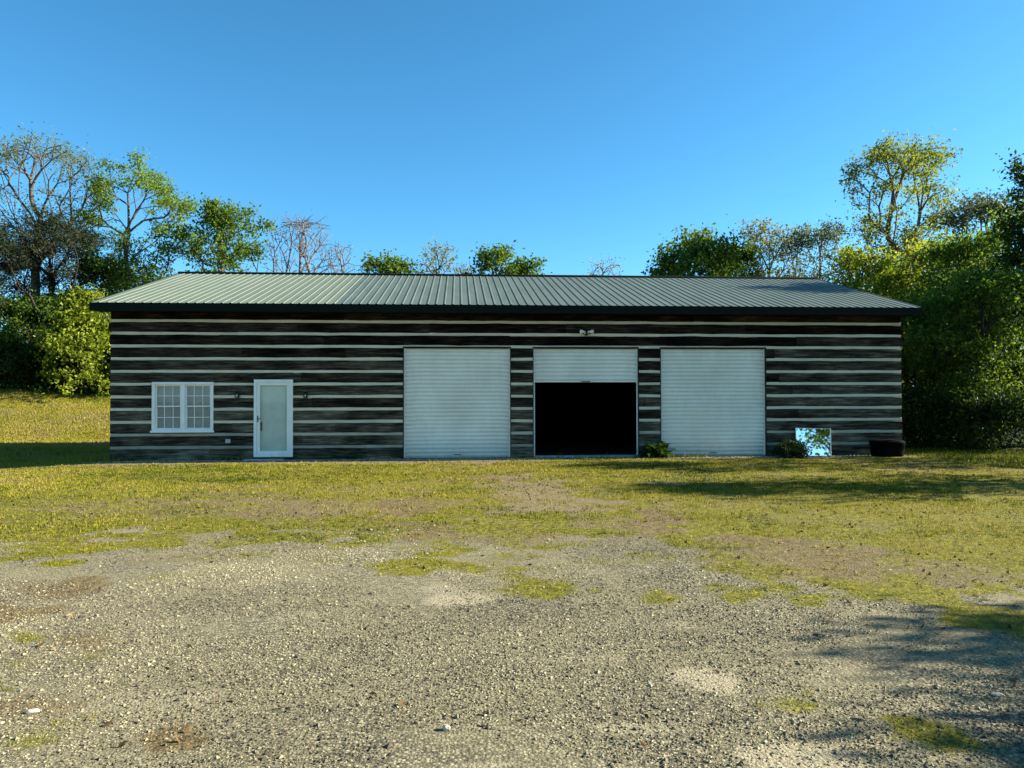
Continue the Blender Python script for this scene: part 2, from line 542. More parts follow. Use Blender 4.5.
gx = axis([(-900, -120, 60), (-120, -34, 4), (-34, -14, .45), (-14, 14, .13), (14, 34, .45), (34, 120, 4), (120, 900, 60)])
gy = axis([(-900, -60, 60), (-60, -4, 4), (-4, 2, .5), (2, 11, .085), (11, 22, .14), (22, 46, .4), (46, 120, 4), (120, 1400, 80)])
GX, GY = np.meshgrid(gx, gy)
gxx, gyy = GX.ravel(), GY.ravel()
gm = masks(gxx, gyy)
gv = np.stack([gxx, gyy, ground_z(gxx, gyy)], 1)
nx_, ny_ = len(gx), len(gy)
ii = (np.arange(ny_ - 1)[:, None] * nx_ + np.arange(nx_ - 1)[None, :]).ravel()
gf = np.stack([ii, ii + 1, ii + nx_ + 1, ii + nx_], 1)
me = np_mesh('ground', gv, gf, {'grass': gm[0], 'dirt': gm[1], 'pale': gm[2], 'forest': gm[3]}, True)
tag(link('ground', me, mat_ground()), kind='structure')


def scatter(n, x0, x1, y0, y1, fn, seed, ypow=1.0):
    r = np.random.default_rng(seed)
    y = y0 + (y1 - y0) * r.random(n) ** ypow
    x = x0 + (x1 - x0) * r.random(n)
    keep = r.random(n) < fn(x, y)
    return x[keep], y[keep], r


def inside_garage(x, y):
    u, d = to_local(x, y)
    return (u > -.05) & (u < LEN + .05) & (d > -.03) & (d < DEP)


# loose stones: octahedra squashed and jittered
def make_stones(name, x, y, r, size, tints, squash=.62):
    n = len(x)
    base = np.array([(1, 0, 0), (0, 1, 0), (-1, 0, 0), (0, -1, 0), (0, 0, 1), (0, 0, -1)], float)
    v = base[None] * (1 + .45 * (r.random((n, 6, 1)) - .5)) + (r.random((n, 6, 3)) - .5) * .5
    v[..., 2] *= squash
    v[..., 0] *= (.75 + .6 * r.random((n, 1)))
    a = r.random(n) * 2 * PI
    c, s = np.cos(a)[:, None], np.sin(a)[:, None]
    X, Y = v[..., 0] * c - v[..., 1] * s, v[..., 0] * s + v[..., 1] * c
    v = np.stack([X, Y, v[..., 2]], -1) * size[:, None, None]
    v += np.stack([x, y, ground_z(x, y) + size * .18], 1)[:, None]
    tri = np.array([(0, 1, 4), (1, 2, 4), (2, 3, 4), (3, 0, 4), (1, 0, 5), (2, 1, 5), (3, 2, 5), (0, 3, 5)])
    f = (np.arange(n)[:, None, None] * 6 + tri[None]).reshape(-1, 3)
    return np_mesh(name, v.reshape(-1, 3), f, {'tint': np.repeat(tints, 6)})


def gravel_density(x, y):
    g, d, p, f, ap = masks(x, y)
    bare = fbm(x * 1.1, y * 1.1, 61, 4)
    px = 512 + F * x / y; py = HZ + CAM_H * F / y
    lawn = sstep(-4, 22, np.interp(px, YB[:, 0], YB[:, 1]) - py)
    return np.clip((1 - .93 * g) * (1 - .8 * lawn) * (1 - .5 * d) * (1 - .75 * p) * sstep(.36, .60, bare + .06) * (np.abs(x) < .72 * y + 1.4), 0, 1)


mat_stone = mat_tint('mixed_gravel', [(0, (0.0378, 0.0344, 0.0286)), (.3, (0.1260, 0.1075, 0.0638)), (.6, (0.2520, 0.2201, 0.1260)), (.85, (0.3696, 0.3234, 0.1890)), (1, (0.4872, 0.4368, 0.2940))], .9, 0, .2)
x1, y1, r1 = scatter(640000, -9, 9, 2.3, 11.5, gravel_density, 5, 1.25)
s1 = np.clip(np.exp(r1.normal(-5.32, .42, len(x1))), .0028, .017)
t1 = np.clip(r1.beta(2.0, 2.9, len(x1)) + .75 * (fbm(x1 * .8, y1 * .8, 88, 4) - .5), 0, 1)


def apron_density(x, y):
    g, d, p, f, ap = masks(x, y)
    return np.where(inside_garage(x, y), 0, ap * .95)


x2, y2, r2 = scatter(60000, -11.6, 11.8, 19.4, 22.6, apron_density, 6)
s2 = np.clip(np.exp(r2.normal(-4.2, .35, len(x2))), .006, .035)
t2 = np.clip(r2.beta(3.2, 1.9, len(x2)), 0, 1)
ms = make_stones('gravel', np.r_[x1, x2], np.r_[y1, y2], r1, np.r_[s1, s2], np.r_[t1, t2])
tag(link('gravel', ms, mat_stone), 'loose grey and tan gravel spread over the yard', 'gravel', kind='stuff')


# grass blades
def make_blades(name, x, y, r, h, wd, tints, lean=.55):
    n = len(x)
    a = r.random(n) * 2 * PI
    la = r.random(n) * 2 * PI
    ll = lean * h * r.random(n)
    z = ground_z(x, y) - .004
    dx, dy = np.cos(a) * wd / 2, np.sin(a) * wd / 2
    v = np.empty((n, 3, 3))
    v[:, 0] = np.stack([x - dx, y - dy, z], 1); v[:, 1] = np.stack([x + dx, y + dy, z], 1)
    v[:, 2] = np.stack([x + np.cos(la) * ll, y + np.sin(la) * ll, z + h], 1)
    f = np.arange(n * 3).reshape(n, 3)
    return np_mesh(name, v.reshape(-1, 3), f, {'tint': np.repeat(tints, 3)})


mat_grass = mat_tint('spring_grass', [(0, (.022, .040, .004)), (.28, (.085, .102, .004)), (.5, (.205, .205, .006)), (.7, (.245, .20, .014)), (1, (.30, .23, .075))], .7, .3, .15)
gfx = lambda x, y: np.where(inside_garage(x, y) | (np.abs(x) > .74 * y + 2.5), 0, np.clip(masks(x, y)[0] * 1.15 * (1 - masks(x, y)[3]), 0, 1))
xa, ya, ra = scatter(240000, -17, 17, 9.0, 21.6, gfx, 21, .9)
patch = fbm(xa * .5, ya * .9, 33, 4)
ha = (.010 + .026 * ra.random(len(xa))) * (.4 + 1.1 * patch) * np.clip(ya / 15, .6, 1)
ta = np.clip(.48 - 1.9 * (patch - .5) + 1.3 * (fbm(xa * .25 + 9, ya * .35, 71, 3) - .5) + .2 * ra.normal(size=len(xa)), 0, 1)
mossd = lambda x, y: np.clip(gfx(x, y) * 1.2, 0, 1)
xb, yb_, rb = scatter(170000, -8, 8, 2.6, 9.0, mossd, 22)
hb = (.006 + .016 * rb.random(len(xb)))
tb = np.clip(.50 + .13 * rb.normal(size=len(xb)) + .5 * (fbm(xb * 2, yb_ * 2, 34, 3) - .5), 0, 1)
# the bank and the strip left of the garage
bank = lambda x, y: np.where(inside_garage(x, y) | (x < -.70 * y - 2), 0, np.clip(.9 * (1 - masks(x, y)[3]), 0, 1))
xc, yc, rc = scatter(170000, -36, -10.6, 20.4, 45.5, bank, 23)
pc = fbm(xc * .35, yc * .6, 51, 4)
top = sstep(40, 43.5, yc + 0.25 * (xc + 24))
hc = .03 + .06 * rc.random(len(xc)) + .06 * top * rc.random(len(xc))
tc_ = np.clip(.82 - .55 * top + .9 * (pc - .5) + .14 * rc.normal(size=len(xc)), 0, 1)
# right hand lawn under the trees
rl = lambda x, y: np.where(inside_garage(x, y) | (x > .72 * y + 2), 0, .8)
xd, yd, rd = scatter(26000, 11.6, 20, 18, 25, rl, 24)
hd = .03 + .07 * rd.random(len(xd)); td = np.clip(.22 + .15 * rd.normal(size=len(xd)), 0, 1)
# taller tufts against the wall base
xe = np.r_[RNG.normal(-11.35, .35, 260), RNG.uniform(-11.2, -6, 160), RNG.uniform(0, 4, 160), RNG.uniform(4.2, 5.6, 200)]
ue = (xe - CX) / CA
ye = CY + ue * SA - .06 - RNG.random(len(xe)) * .25
he = .05 + .14 * RNG.random(len(xe)) ** 2
te = np.clip(RNG.normal(.42, .2, len(xe)), 0, 1)
# clumps of longer blades
def tuft_field(n, per, x0, x1, y0, y1, fn, seed, h0, rad, tmid, ypow=1.0):
    tx, ty, r = scatter(n, x0, x1, y0, y1, fn, seed, ypow)
    m = len(tx)
    ht = h0 * (.45 + .9 * r.random(m)); tt = tmid + .20 * r.normal(size=m) + 1.2 * (fbm(tx * .45, ty * .7, 97, 3) - .5)
    i = np.repeat(np.arange(m), per)
    rr = rad * (.5 + r.random(m))
    return (tx[i] + r.normal(0, 1, len(i)) * rr[i], ty[i] + r.normal(0, 1, len(i)) * rr[i], ht[i] * (.5 + .6 * r.random(len(i))),
            np.clip(tt[i] + .10 * r.normal(size=len(i)), 0, 1))


lawn_fn = lambda x, y: gfx(x, y) * sstep(.38, .56, fbm(x * .9, y * 1.3, 66, 4))
t1x, t1y, t1h, t1t = tuft_field(34000, 11, -17, 17, 8.0, 21.3, lawn_fn, 31, .042, .055, .46)
t2x, t2y, t2h, t2t = tuft_field(9000, 14, -9, 9, 2.8, 9.5, lambda x, y: gfx(x, y) ** 1.5 * sstep(.45, .58, fbm(x * 2.2, y * 2.2, 67, 3)), 32, .028, .022, .50)
t3x, t3y, t3h, t3t = tuft_field(7000, 10, -36, -10.8, 21, 45, bank, 33, .10, .10, .66)
xe, ye, he, te = np.r_[xe, t1x, t2x, t3x], np.r_[ye, t1y, t2y, t3y], np.r_[he, t1h, t2h, t3h], np.r_[te, t1t, t2t, t3t]
X_, Y_ = np.r_[xa, xb, xc, xd, xe], np.r_[ya, yb_, yc, yd, ye]
H_ = np.r_[ha, hb, hc, hd, he]
W_ = np.r_[.012 + .008 * (ya / 20), np.full(len(xb), .007), np.full(len(xc), .03), np.full(len(xd), .022), np.clip(.0011 * ye, .006, .03)]
T_ = np.r_[ta, tb, tc_, td, te]
mg = make_blades('grass', X_, Y_, ra, H_, W_, T_)
tag(link('grass', mg, mat_grass), 'short yellow green grass and moss growing through the gravel', 'grass', kind='stuff')

# ------------------------------------------------------------------ the garage
G = thing('log_garage', 'long dark log garage with white chinking, green metal roof and three roll-up doors', 'garage', (CX, CY, 0), A)
ZS = [3.83 - .3477 * k for k in range(11)]     # centre heights of the chinking strips
CH = .084

u_d0, u_d1 = fu(403), fu(511)
u_m0, u_m1 = fu(533), fu(639)
u_r0, u_r1 = fu(660.5), fu(766.5)
DTOP = fz(457, 346.8)
u_w0, u_w1, z_w0, z_w1 = fu(152), fu(213.5), fz(182, 432), fz(182, 382)
u_e0, u_e1, z_e0, z_e1 = fu(254), fu(293), .07, fz(273, 379.5)
OPEN = [(u_d0, u_d1, -1, DTOP), (u_m0, u_m1, -1, DTOP), (u_r0, u_r1, -1, DTOP), (u_w0, u_w1, z_w0, z_w1), (u_e0, u_e1, -1, z_e1)]
ROOF_TOP = 6.11


def rect_minus(x0, x1, z0, z1, opens):
    xs = sorted({x0, x1, *[q for o in opens for q in o[:2] if x0 < q < x1]})
    res = []
    for a, b in zip(xs, xs[1:]):
        m = (a + b) / 2
        iv = [(z0, z1)]
        for o in opens:
            if o[0] < m < o[1]:
                nv = []
                for p, q in iv:
                    if o[3] <= p or o[2] >= q: nv.append((p, q)); continue
                    if o[2] > p: nv.append((p, o[2]))
                    if o[3] < q: nv.append((o[3], q))
                iv = nv
        for p, q in iv:
            if q - p < .015: continue
            if res and abs(res[-1][1] - a) < 1e-6 and abs(res[-1][2] - p) < 1e-6 and abs(res[-1][3] - q) < 1e-6:
                res[-1] = (res[-1][0], b, p, q)
            else:
                res.append((a, b, p, q))
    return res


def hewn(mb, x0, x1, z0, z1, y0, y1, tone, r, wob=.007):
    """a hewn log: long box, edges slightly uneven"""
    k = max(2, int((x1 - x0) / .45) + 1)
    xs = np.linspace(x0, x1, k)
    wt = r.normal(0, wob, k); wbm = r.normal(0, wob, k); wy = r.normal(0, wob * .8, k)
    b = len(mb.v)
    vs, fs = [], []
    c = .022
    for i, x in enumerate(xs):
        zt, zb, yf = z1 + wt[i], z0 + wbm[i], y0 + wy[i]
        vs += [(x, y1, zb), (x, yf + c, zb), (x, yf, zb + c), (x, yf, zt - c), (x, yf + c, zt), (x, y1, zt)]
    for i in range(k - 1):
        for j in range(6):
            fs.append((i * 6 + j, (i + 1) * 6 + j, (i + 1) * 6 + (j + 1) % 6, i * 6 + (j + 1) % 6))
    fs.append((5, 4, 3, 2, 1, 0)[::-1]); e = (k - 1) * 6
    fs.append((e + 5, e + 4, e + 3, e + 2, e + 1, e))
    mb.add(vs, fs, tone)


def log_rows():
    rows = [(ZS[0] + CH / 2, 4.10, 0)]
    for k in range(10):
        rows.append((ZS[k + 1] + CH / 2, ZS[k] - CH / 2, k + 1))
    rows.append((-.02, ZS[10] - CH / 2, 11))
    return rows


def log_wall(length, opens, r, front=False):
    lg, ck = MB(), MB()
    for z0, z1, k in log_rows():
        cuts = [0.0]
        while cuts[-1] < length - 6.5: cuts.append(cuts[-1] + r.uniform(2.6, 6.0))
        cuts.append(length)
        for a, b in zip(cuts, cuts[1:]):
            base = [.0, .04, .08, .14, .24, .34, .42, .52, .66, .78, .84, .7][k]  # lower logs bleached by weather; upper rows' darkness partly eave shade in colour
            right = .22 if (front and a > u_r1 - 1 and k > 2) else 0  # logs right of the last door greyer, sky light put into the tone
            tone = min(1, max(0, base + right + r.normal(0, .16)))
            yo = r.uniform(0, .014)
            for (p, q, s, t) in rect_minus(a + .003, b - .003, z0, z1, opens):
                hewn(lg, p, q, s, t, yo, .20, tone, r)
    for k, z in enumerate(ZS):
        cuts = [0.0]
        while cuts[-1] < length - 5.5: cuts.append(cuts[-1] + r.uniform(3, 5))
        cuts.append(length)
        for a, b in zip(cuts, cuts[1:]):
            dirt = [.12, .05, .02, .0, .0, .0, .04, .05, .14, .55, .75][k]  # low strips discoloured; top strips darker, eave shade put into the tone
            for (p, q, s, t) in rect_minus(a + .004, b, z - CH / 2 - .012, z + CH / 2 + .012, opens):
                hewn(ck, p, q, s, t, .026 + r.uniform(0, .004), .18, min(1, max(0, dirt + r.normal(0, .05))), r, .003)
    return lg, ck


rw = np.random.default_rng(3)
lg, ck = log_wall(LEN, OPEN, rw, True)
# corner board ends sticking out a little at the upper corners
for uu, z in ((-.06, 3.65), (-.03, 3.3)):
    lg.box(uu, .0, .02, .19, z - .12, z + .12, .1)
for uu, z in ((LEN + .07, 3.65), (LEN + .10, 3.31)):
    lg.box(LEN, uu, .02, .19, z - .12, z + .12, .1)
front_logs = lg.build('wall', M['log'], G)
ck.build('chinking', M['chink'], G)
# side and back walls
for nm, ln, mtx in (('west', DEP - .42, Matrix.Translation((0, DEP - .21, 0)) @ Matrix.Rotation(-PI / 2, 4, 'Z')),
                    ('east', DEP - .42, Matrix.Translation((LEN, .21, 0)) @ Matrix.Rotation(PI / 2, 4, 'Z')),
                    ('rear', LEN, Matrix.Translation((LEN, DEP, 0)) @ Matrix.Rotation(PI, 4, 'Z'))):
    l2, c2 = log_wall(ln, [], rw)
    o = l2.build('wall', M['log'], G); o.matrix_local = mtx
    o = c2.build('chinking', M['chink'], G); o.matrix_local = mtx
# gable triangles under the roof
SL = (ROOF_TOP - 4.25) / (DEP / 2 + .55)
for x0, x1 in ((.03, .17), (LEN - .17, LEN - .03)):
    gb = MB()
    zt = 4.02
    prof = [(.02, zt), (DEP - .02, zt), (DEP - .02, 4.25 + SL * .5 - .12), (DEP / 2, ROOF_TOP - .12), (.02, 4.25 + SL * .5 - .12)]
    vs = [(x, y, z) for x in (x0, x1) for y, z in prof]
    gb.add(vs, [(0, 1, 2, 3, 4), (9, 8, 7, 6, 5)] + [(i, (i + 1) % 5 + 0, (i + 1) % 5 + 5, i + 5) for i in range(5)], .1)
    gb.build('gable', M['log'], G)
# interior lining, slab
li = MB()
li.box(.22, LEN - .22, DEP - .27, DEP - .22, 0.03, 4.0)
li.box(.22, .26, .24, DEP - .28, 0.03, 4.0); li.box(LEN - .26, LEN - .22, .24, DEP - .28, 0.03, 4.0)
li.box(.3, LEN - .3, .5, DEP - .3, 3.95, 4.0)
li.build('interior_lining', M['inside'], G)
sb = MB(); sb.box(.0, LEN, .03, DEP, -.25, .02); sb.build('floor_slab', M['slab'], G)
# sill of the open bay
th = MB(); th.box(u_m0 + .01, u_m1 - .01, -.06, .24, .0, .055, .5, .012); th.build('threshold', M['concrete'], G)
# thin jamb boards beside the big doors
jb = MB()
for a, b in ((u_d0, u_d1), (u_m0, u_m1), (u_r0, u_r1)):
    jb.box(a, a + .018, .004, .235, .02, DTOP - .03, .3); jb.box(b - .018, b, .004, .235, .02, DTOP - .03, .3)
    jb.box(a, b, .005, .235, DTOP - .03, DTOP - .002, .08)
jb.build('door_jamb', M['log'], G)


def roll_door(u0, u1, zbot, label):
    ztop = DTOP - .032
    y = .12
    pitch = .1135
    vs, fs = [], []
    prof = []
    z = ztop
    while z > zbot + .06:
        for q, dy in ((0, .028), (.15, .028), (.17, -.012), (.36, -.022), (.62, -.024), (.86, -.014), (.90, .028)):
            prof.append((z - q * pitch, y + dy))
        z -= pitch
    prof.append((z, y))
    x0, x1 = u0 + .045, u1 - .045
    for zz, yy in prof:
        vs += [(x0, yy, zz), (x1, yy, zz)]
    for i in range(len(prof) - 1):
        fs.append((2 * i, 2 * i + 2, 2 * i + 3, 2 * i + 1))
    k = len(vs)
    vs += [(p[0], y + .03, p[2]) for p in vs]
    for i in range(len(prof) - 1):
        fs.append((k + 2 * i, k + 2 * i + 1, k + 2 * i + 3, k + 2 * i + 2))
    d = MB().add(vs, fs).build('roll_up_door', M['shutter'], G)
    if label: d['label'] = label
    MB().box(x0, x1, y - .03, y + .045, z - .055, z - .002, .5, .008).build('bottom_bar', M['shutter'], d)
    for a, b in ((u0 + .020, u0 + .060), (u1 - .060, u1 - .020)):
        MB().box(a, b, y - .045, y - .028, .02, ztop).build('guide_rail', M['white2'], d)
    return d, z


d1, _ = roll_door(u_d0, u_d1, .04, 'closed white corrugated roll-up door nearest the entry door')
d2, zb2 = roll_door(u_m0, u_m1, fz(586, 379) - .02, 'raised white roll-up door over the dark open bay')
d3, _ = roll_door(u_r0, u_r1, .04, 'closed white roll-up door nearest the leaning mirror')
for dd, ua, ub in ((d1, u_d0, u_d1), (d3, u_r0, u_r1)):
    q = (ua + ub) / 2; h_ = MB(); h_.tube([(q - .1, .085, .11), (q - .09, .05, .11), (q + .09, .05, .11), (q + .1, .085, .11)], .010); h_.build('pull_handle', M['black'], dd)
hd_ = MB(); um = (u_m0 + u_m1) / 2
hd_.tube([(um - .12, .07, zb2 - .03), (um - .1, .02, zb2 - .035), (um + .1, .02, zb2 - .035), (um + .12, .07, zb2 - .03)], .012)
hd_.build('pull_handle', M['black'], d2)

# ---- paired window
wf = MB()
um_ = (u_w0 + u_w1) / 2
fr = .075
def frame_rect(mb, a, b, z0, z1, wd, y0, y1, bev=.006):
    mb.box(a, b, y0, y1, z1 - wd, z1, .5, bev); mb.box(a, b, y0, y1, z0, z0 + wd, .5, bev)
    mb.box(a, a + wd, y0, y1, z0 + wd, z1 - wd, .5, bev); mb.box(b - wd, b, y0, y1, z0 + wd, z1 - wd, .5, bev)
frame_rect(wf, u_w0, u_w1, z_w0, z_w1, fr, -.025, .19)
wf.box(um_ - .055, um_ + .055, -.022, .19, z_w0 + fr, z_w1 - fr, .5, .006)
WIN = wf.build('window', M['white'], G)
MB().box(u_w0 - .03, u_w1 + .03, -.05, -.026, z_w0 - .015, z_w0 + .035, .5, .006).build('sill', M['white'], WIN)
for a, b in ((u_w0 + fr, um_ - .055), (um_ + .055, u_w1 - fr)):
    z0, z1 = z_w0 + fr, z_w1 - fr
    zm = (z0 + z1) / 2 + .02
    for q0, q1, y0 in ((zm - .02, z1, .045), (z0, zm + .02, .075)):
        s = MB(); frame_rect(s, a + .001, b - .001, q0, q1, .038, y0, y0 + .028, .004)
        for i in (1, 2):
            x = a + (b - a) * i / 3; s.box(x - .009, x + .009, y0 + .008, y0 + .02, q0 + .038, q1 - .038)
        zz = (q0 + q1) / 2
        s.box(a + .038, b - .038, y0 + .009, y0 + .019, zz - .009, zz + .009)
        s.build('sash', M['white'], WIN)
        MB().box(a + .03, b - .03, y0 + .022, y0 + .0255, q0 + .03, q1 - .03).build('pane', M['glass'], WIN)
    bl = MB()
    z = z0 + .03
    while z < z1 - .02:
        bl.add([(a + .01, .118, z), (b - .01, .118, z), (b - .01, .143, z + .036), (a + .01, .143, z + .036)], [(0, 1, 2, 3)]); z += .034
    bl.box(a, b, .15, .16, z0, z1)
    bl.build('blind', M['blind'], WIN)

# ---- entry door with a storm door
ed = MB()
z0 = .10
frame_rect(ed, u_e0, u_e1, z0 - .02, z_e1, .075, -.03, .16, .006)
ED = ed.build('entry_door', M['white'], G)
ED['label'] = 'white entry door behind a full glass storm door'
sd_ = MB(); frame_rect(sd_, u_e0 + .078, u_e1 - .078, z0 + .06, z_e1 - .078, .085, -.012, .022, .006)
sd_.build('storm_frame', M['white'], ED)
MB().box(u_e0 + .15, u_e1 - .15, .004, .008, z0 + .13, z_e1 - .15).build('storm_glass', M['glass'], ED)
dl = MB()
a, b = u_e0 + .08, u_e1 - .08
dl.box(a, b, .09, .13, z0 + .06, z_e1 - .078, .5)
pw = (b - a)
for (pa, pb) in ((.16, .46), (.54, .84)):
    for (q0, q1) in ((.10, .38), (.46, .80), (.85, .95)):
        hh = z_e1 - .078 - z0 - .06
        dl.box(a + pw * pa, a + pw * pb, .078, .0898, z0 + .06 + hh * q0, z0 + .06 + hh * q1, .5, .01)
dl.build('door_leaf', M['white2'], ED)
hl = MB()
zh = fz(258, 419)
hl.box(u_e0 + .095, u_e0 + .125, -.022, -.0125, zh - .09, zh + .09, .5, .004)
hl.tube([(u_e0 + .11, -.02, zh), (u_e0 + .11, -.05, zh), (u_e0 + .20, -.052, zh + .005)], .011)
hl.build('door_handle', M['black'], ED)
kn = MB()
zk = fz(260, 424)
kn.tube([(u_e0 + .185, .078, zk), (u_e0 + .185, .045, zk)], .028, 12); kn.tube([(u_e0 + .185, .078, zk - .13), (u_e0 + .185, .06, zk - .13)], .022, 12)
kn.box(u_e0 + .165, u_e0 + .205, .07, .0775, zk - .19, zk + .06, .5, .004)
kn.build('lock_set', M['black'], ED)
# threshold and outlet box
MB().box(u_e0 - .01, u_e1 + .01, -.05, .15, .035, .075, .5, .008).build('door_sill', M['black'], G)
ob = MB(); uo, zo = fu(228.5), fz(228.5, 441)
ob.box(uo - .07, uo + .07, -.045, .012, zo - .06, zo + .06, .5, .012)
ob.build('outlet_box', M['steel'], G)

# ---- roof
EX0, EX1 = -.28, LEN + .28
def roof_sheet(x0, x1, flip):
    rib = .2286
    prof = []
    n = int(round((x1 - x0) / rib))
    st = (x1 - x0) / n
    for i in range(n):
        b = x0 + i * st
        prof += [(b, 0), (b + st - .052, 0), (b + st - .040, .016), (b + st - .012, .016)]
    prof.append((x1, 0))
    rows = []
    ye, yr = -.55, DEP / 2 + .0
    for fr_ in (0, .25, .5, .75, 1):
        y = ye + (yr - ye) * fr_
        z = 4.25 + SL * (y - ye)
        rows.append([(x, (y if not flip else DEP - y), z + h) for x, h in prof])
    k = len(prof)
    vs = [p for r_ in rows for p in r_]
    fs = []
    for j in range(len(rows) - 1):
        for i in range(k - 1):
            q = (j * k + i, j * k + i + 1, (j + 1) * k + i + 1, (j + 1) * k + i)
            fs.append(q if not flip else q[::-1])
    return MB().add(vs, fs)
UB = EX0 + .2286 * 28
R1 = roof_sheet(EX0, UB, False).build('roof', M['roof_pale'], G)
R1['label'] = 'paler green roof panels at the left end'
R2 = roof_sheet(UB + .0005, EX1, False).build('roof', M['roof'], G)
R2['label'] = 'grey green ribbed roof panels'
R3 = roof_sheet(EX0, EX1, True).build('roof', M['roof'], G)
# deck below the panels, soffit, fascia, rake trim, ridge cap
dk = MB()
for flip in (False, True):
    Y = lambda y: DEP - y if flip else y
    pr = [(-.53, 4.22), (DEP / 2, ROOF_TOP - .025), (DEP / 2, ROOF_TOP - .12), (-.53, 4.12)]
    vs = [(x, Y(y), z) for x in (EX0 + .02, EX1 - .02) for y, z in pr]
    dk.add(vs, [(0, 1, 2, 3), (7, 6, 5, 4), (0, 4, 5, 1), (1, 5, 6, 2), (2, 6, 7, 3), (3, 7, 4, 0)], .1)
dk.build('roof_deck', M['inside'], R2)
fa = MB()
for y0, y1 in ((-.56, -.532), (DEP + .532, DEP + .56)):
    fa.box(EX0, EX1, y0, y1, 4.03, 4.235)
fa.build('fascia', M['dark_trim'], R2)
so_ = MB()
so_.box(EX0 + .02, EX1 - .02, -.53, -.002, 4.05, 4.075); so_.box(EX0 + .02, EX1 - .02, DEP + .002, DEP + .53, 4.05, 4.075)
so_.build('soffit', M['dark_trim'], R2)
for x0, x1 in ((EX0 - .025, EX0 - .001), (EX1 + .001, EX1 + .025)):
    rk = MB()
    for flip in (False, True):
        Y = lambda y: DEP - y if flip else y
        pr = [(-.56, 4.262), (DEP / 2, ROOF_TOP + .02), (DEP / 2, ROOF_TOP - .15), (-.56, 4.05)]
        vs = [(x, Y(y), z) for x in (x0, x1) for y, z in pr]
        rk.add(vs, [(0, 1, 2, 3), (7, 6, 5, 4), (0, 4, 5, 1), (1, 5, 6, 2), (2, 6, 7, 3), (3, 7, 4, 0)], .1)
    rk.build('rake_trim', M['dark_trim'], R2)
rc_ = MB()
pr = [(DEP / 2 - .17, ROOF_TOP - .012), (DEP / 2 - .15, ROOF_TOP + .03), (DEP / 2, ROOF_TOP + .062), (DEP / 2 + .15, ROOF_TOP + .03), (DEP / 2 + .17, ROOF_TOP - .012)]
vs = [(x, y, z) for x in (EX0 - .02, EX1 + .02) for y, z in pr]
rc_.add(vs, [(i, i + 1, i + 6, i + 5) for i in range(4)] + [(4, 3, 2, 1, 0), (5, 6, 7, 8, 9)])
rc_.build('ridge_cap', M['dark_trim'], R2)


# ------------------------------------------------------------------ fittings and things by the wall
def at_wall(u, d=0.0, z=0.0):
    return (CX + u * CA - d * SA, CY + u * SA + d * CA, z)


lan = []
for px, lab in ((238, 'black wall lantern between the window and the white entry door'), (306, 'black wall lantern to the right of the white entry door')):
    u, z = fu(px), fz(px, 395)
    t = thing('wall_lantern', lab, 'lantern', at_wall(u, 0, z), A, 'wall lanterns flanking the entry door')
    m = MB(); m.box(-.045, .045, -.02, .012, -.075, .075, .5, .008); m.tube([(0, -.02, .04), (0, -.07, .075), (0, -.11, .07)], .01); m.build('back_plate', M['black'], t)
    m = MB()
    m.lathe([(.012, .085), (.03, .075), (.085, .035), (.085, .025)], (0, -.11, 0), 8); m.lathe([(.045, -.10), (.06, -.09), (.06, -.08), (.0, -.08)], (0, -.11, 0), 8)
    for k in range(4):
        a = PI / 4 + k * PI / 2
        m.tube([(.055 * math.cos(a), -.11 + .055 * math.sin(a), -.085), (.075 * math.cos(a), -.11 + .075 * math.sin(a), .03)], .006, 5)
    m.build('cage', M['black'], t)
    m = MB(); m.lathe([(.001, -.05), (.010, -.05), (.016, -.02), (.012, .01), (.001, .015)], (0, -.11, 0), 10); m.build('bulb', M['bulb'], t, True)

u, z = fu(586.5), fz(586.5, 333.5)
t = thing('flood_light', 'twin head white flood light above the open middle bay', 'flood light', at_wall(u, 0, z), A)
m = MB(); m.tube([(0, .03, -.01), (0, -.04, -.01)], .055, 14); m.box(-.10, .10, -.055, -.03, -.02, .02, .5, .005); m.build('mount', M['black'], t)
for s in (-1, 1):
    m = MB()
    ax = Vector((s * .75, -.5, -.05)).normalized(); p0 = Vector((s * .05, -.05, .05))
    m.tube([(s * .05, -.045, -.01), p0, p0 + ax * .05, p0 + ax * .12, p0 + ax * .145], [.014, .022, .035, .055, .057], 12)
    h = m.build('lamp_head', M['white'], t)
    m = MB(); m.tube([p0 + ax * .1455, p0 + ax * .15], .05, 12); m.build('lens', M['bulb'], h)

# board in front of the entry door
u0, u1 = fu(247), fu(286)
t = MB().box(0, u1 - u0, -.22, 0, 0, .035, .5, .008).build('step_board', M['plank'], None, False, at_wall(u0, -.12, float(ground_z(*at_wall(u0 + .5, -.2)[:2])) + .004))
t.rotation_euler = (0, 0, A - .02)
tag(t, 'pale weathered board lying flat before the white entry door', 'board')

# mirror leaning on the wall
u0, u1 = fu(793), fu(828)
W, Hh = u1 - u0, .80
t = thing('mirror', 'frameless looking rectangular mirror leaning against the log wall', 'mirror', at_wall(u0, -.17, .02), A)
t['label'] = 'rectangular mirror with thin white edge leaning against the log wall'
t.rotation_euler = (math.radians(-5.0), math.radians(1.5), A)
MB().box(.012, W - .03, -.004, .004, .012, Hh - .012).build('mirror_glass', M['mirror'], t)
m = MB(); m.box(W - .03, W, -.010, .018, 0, Hh, .5, .003); m.box(0, .012, -.008, .018, 0, Hh); m.box(.012, W - .03, -.008, .018, 0, .012); m.box(.012, W - .03, -.008, .018, Hh - .012, Hh)
m.build('frame', M['white'], t)
MB().box(.014, W - .032, .005, .014, .014, Hh - .014).build('backing', M['black'], t)

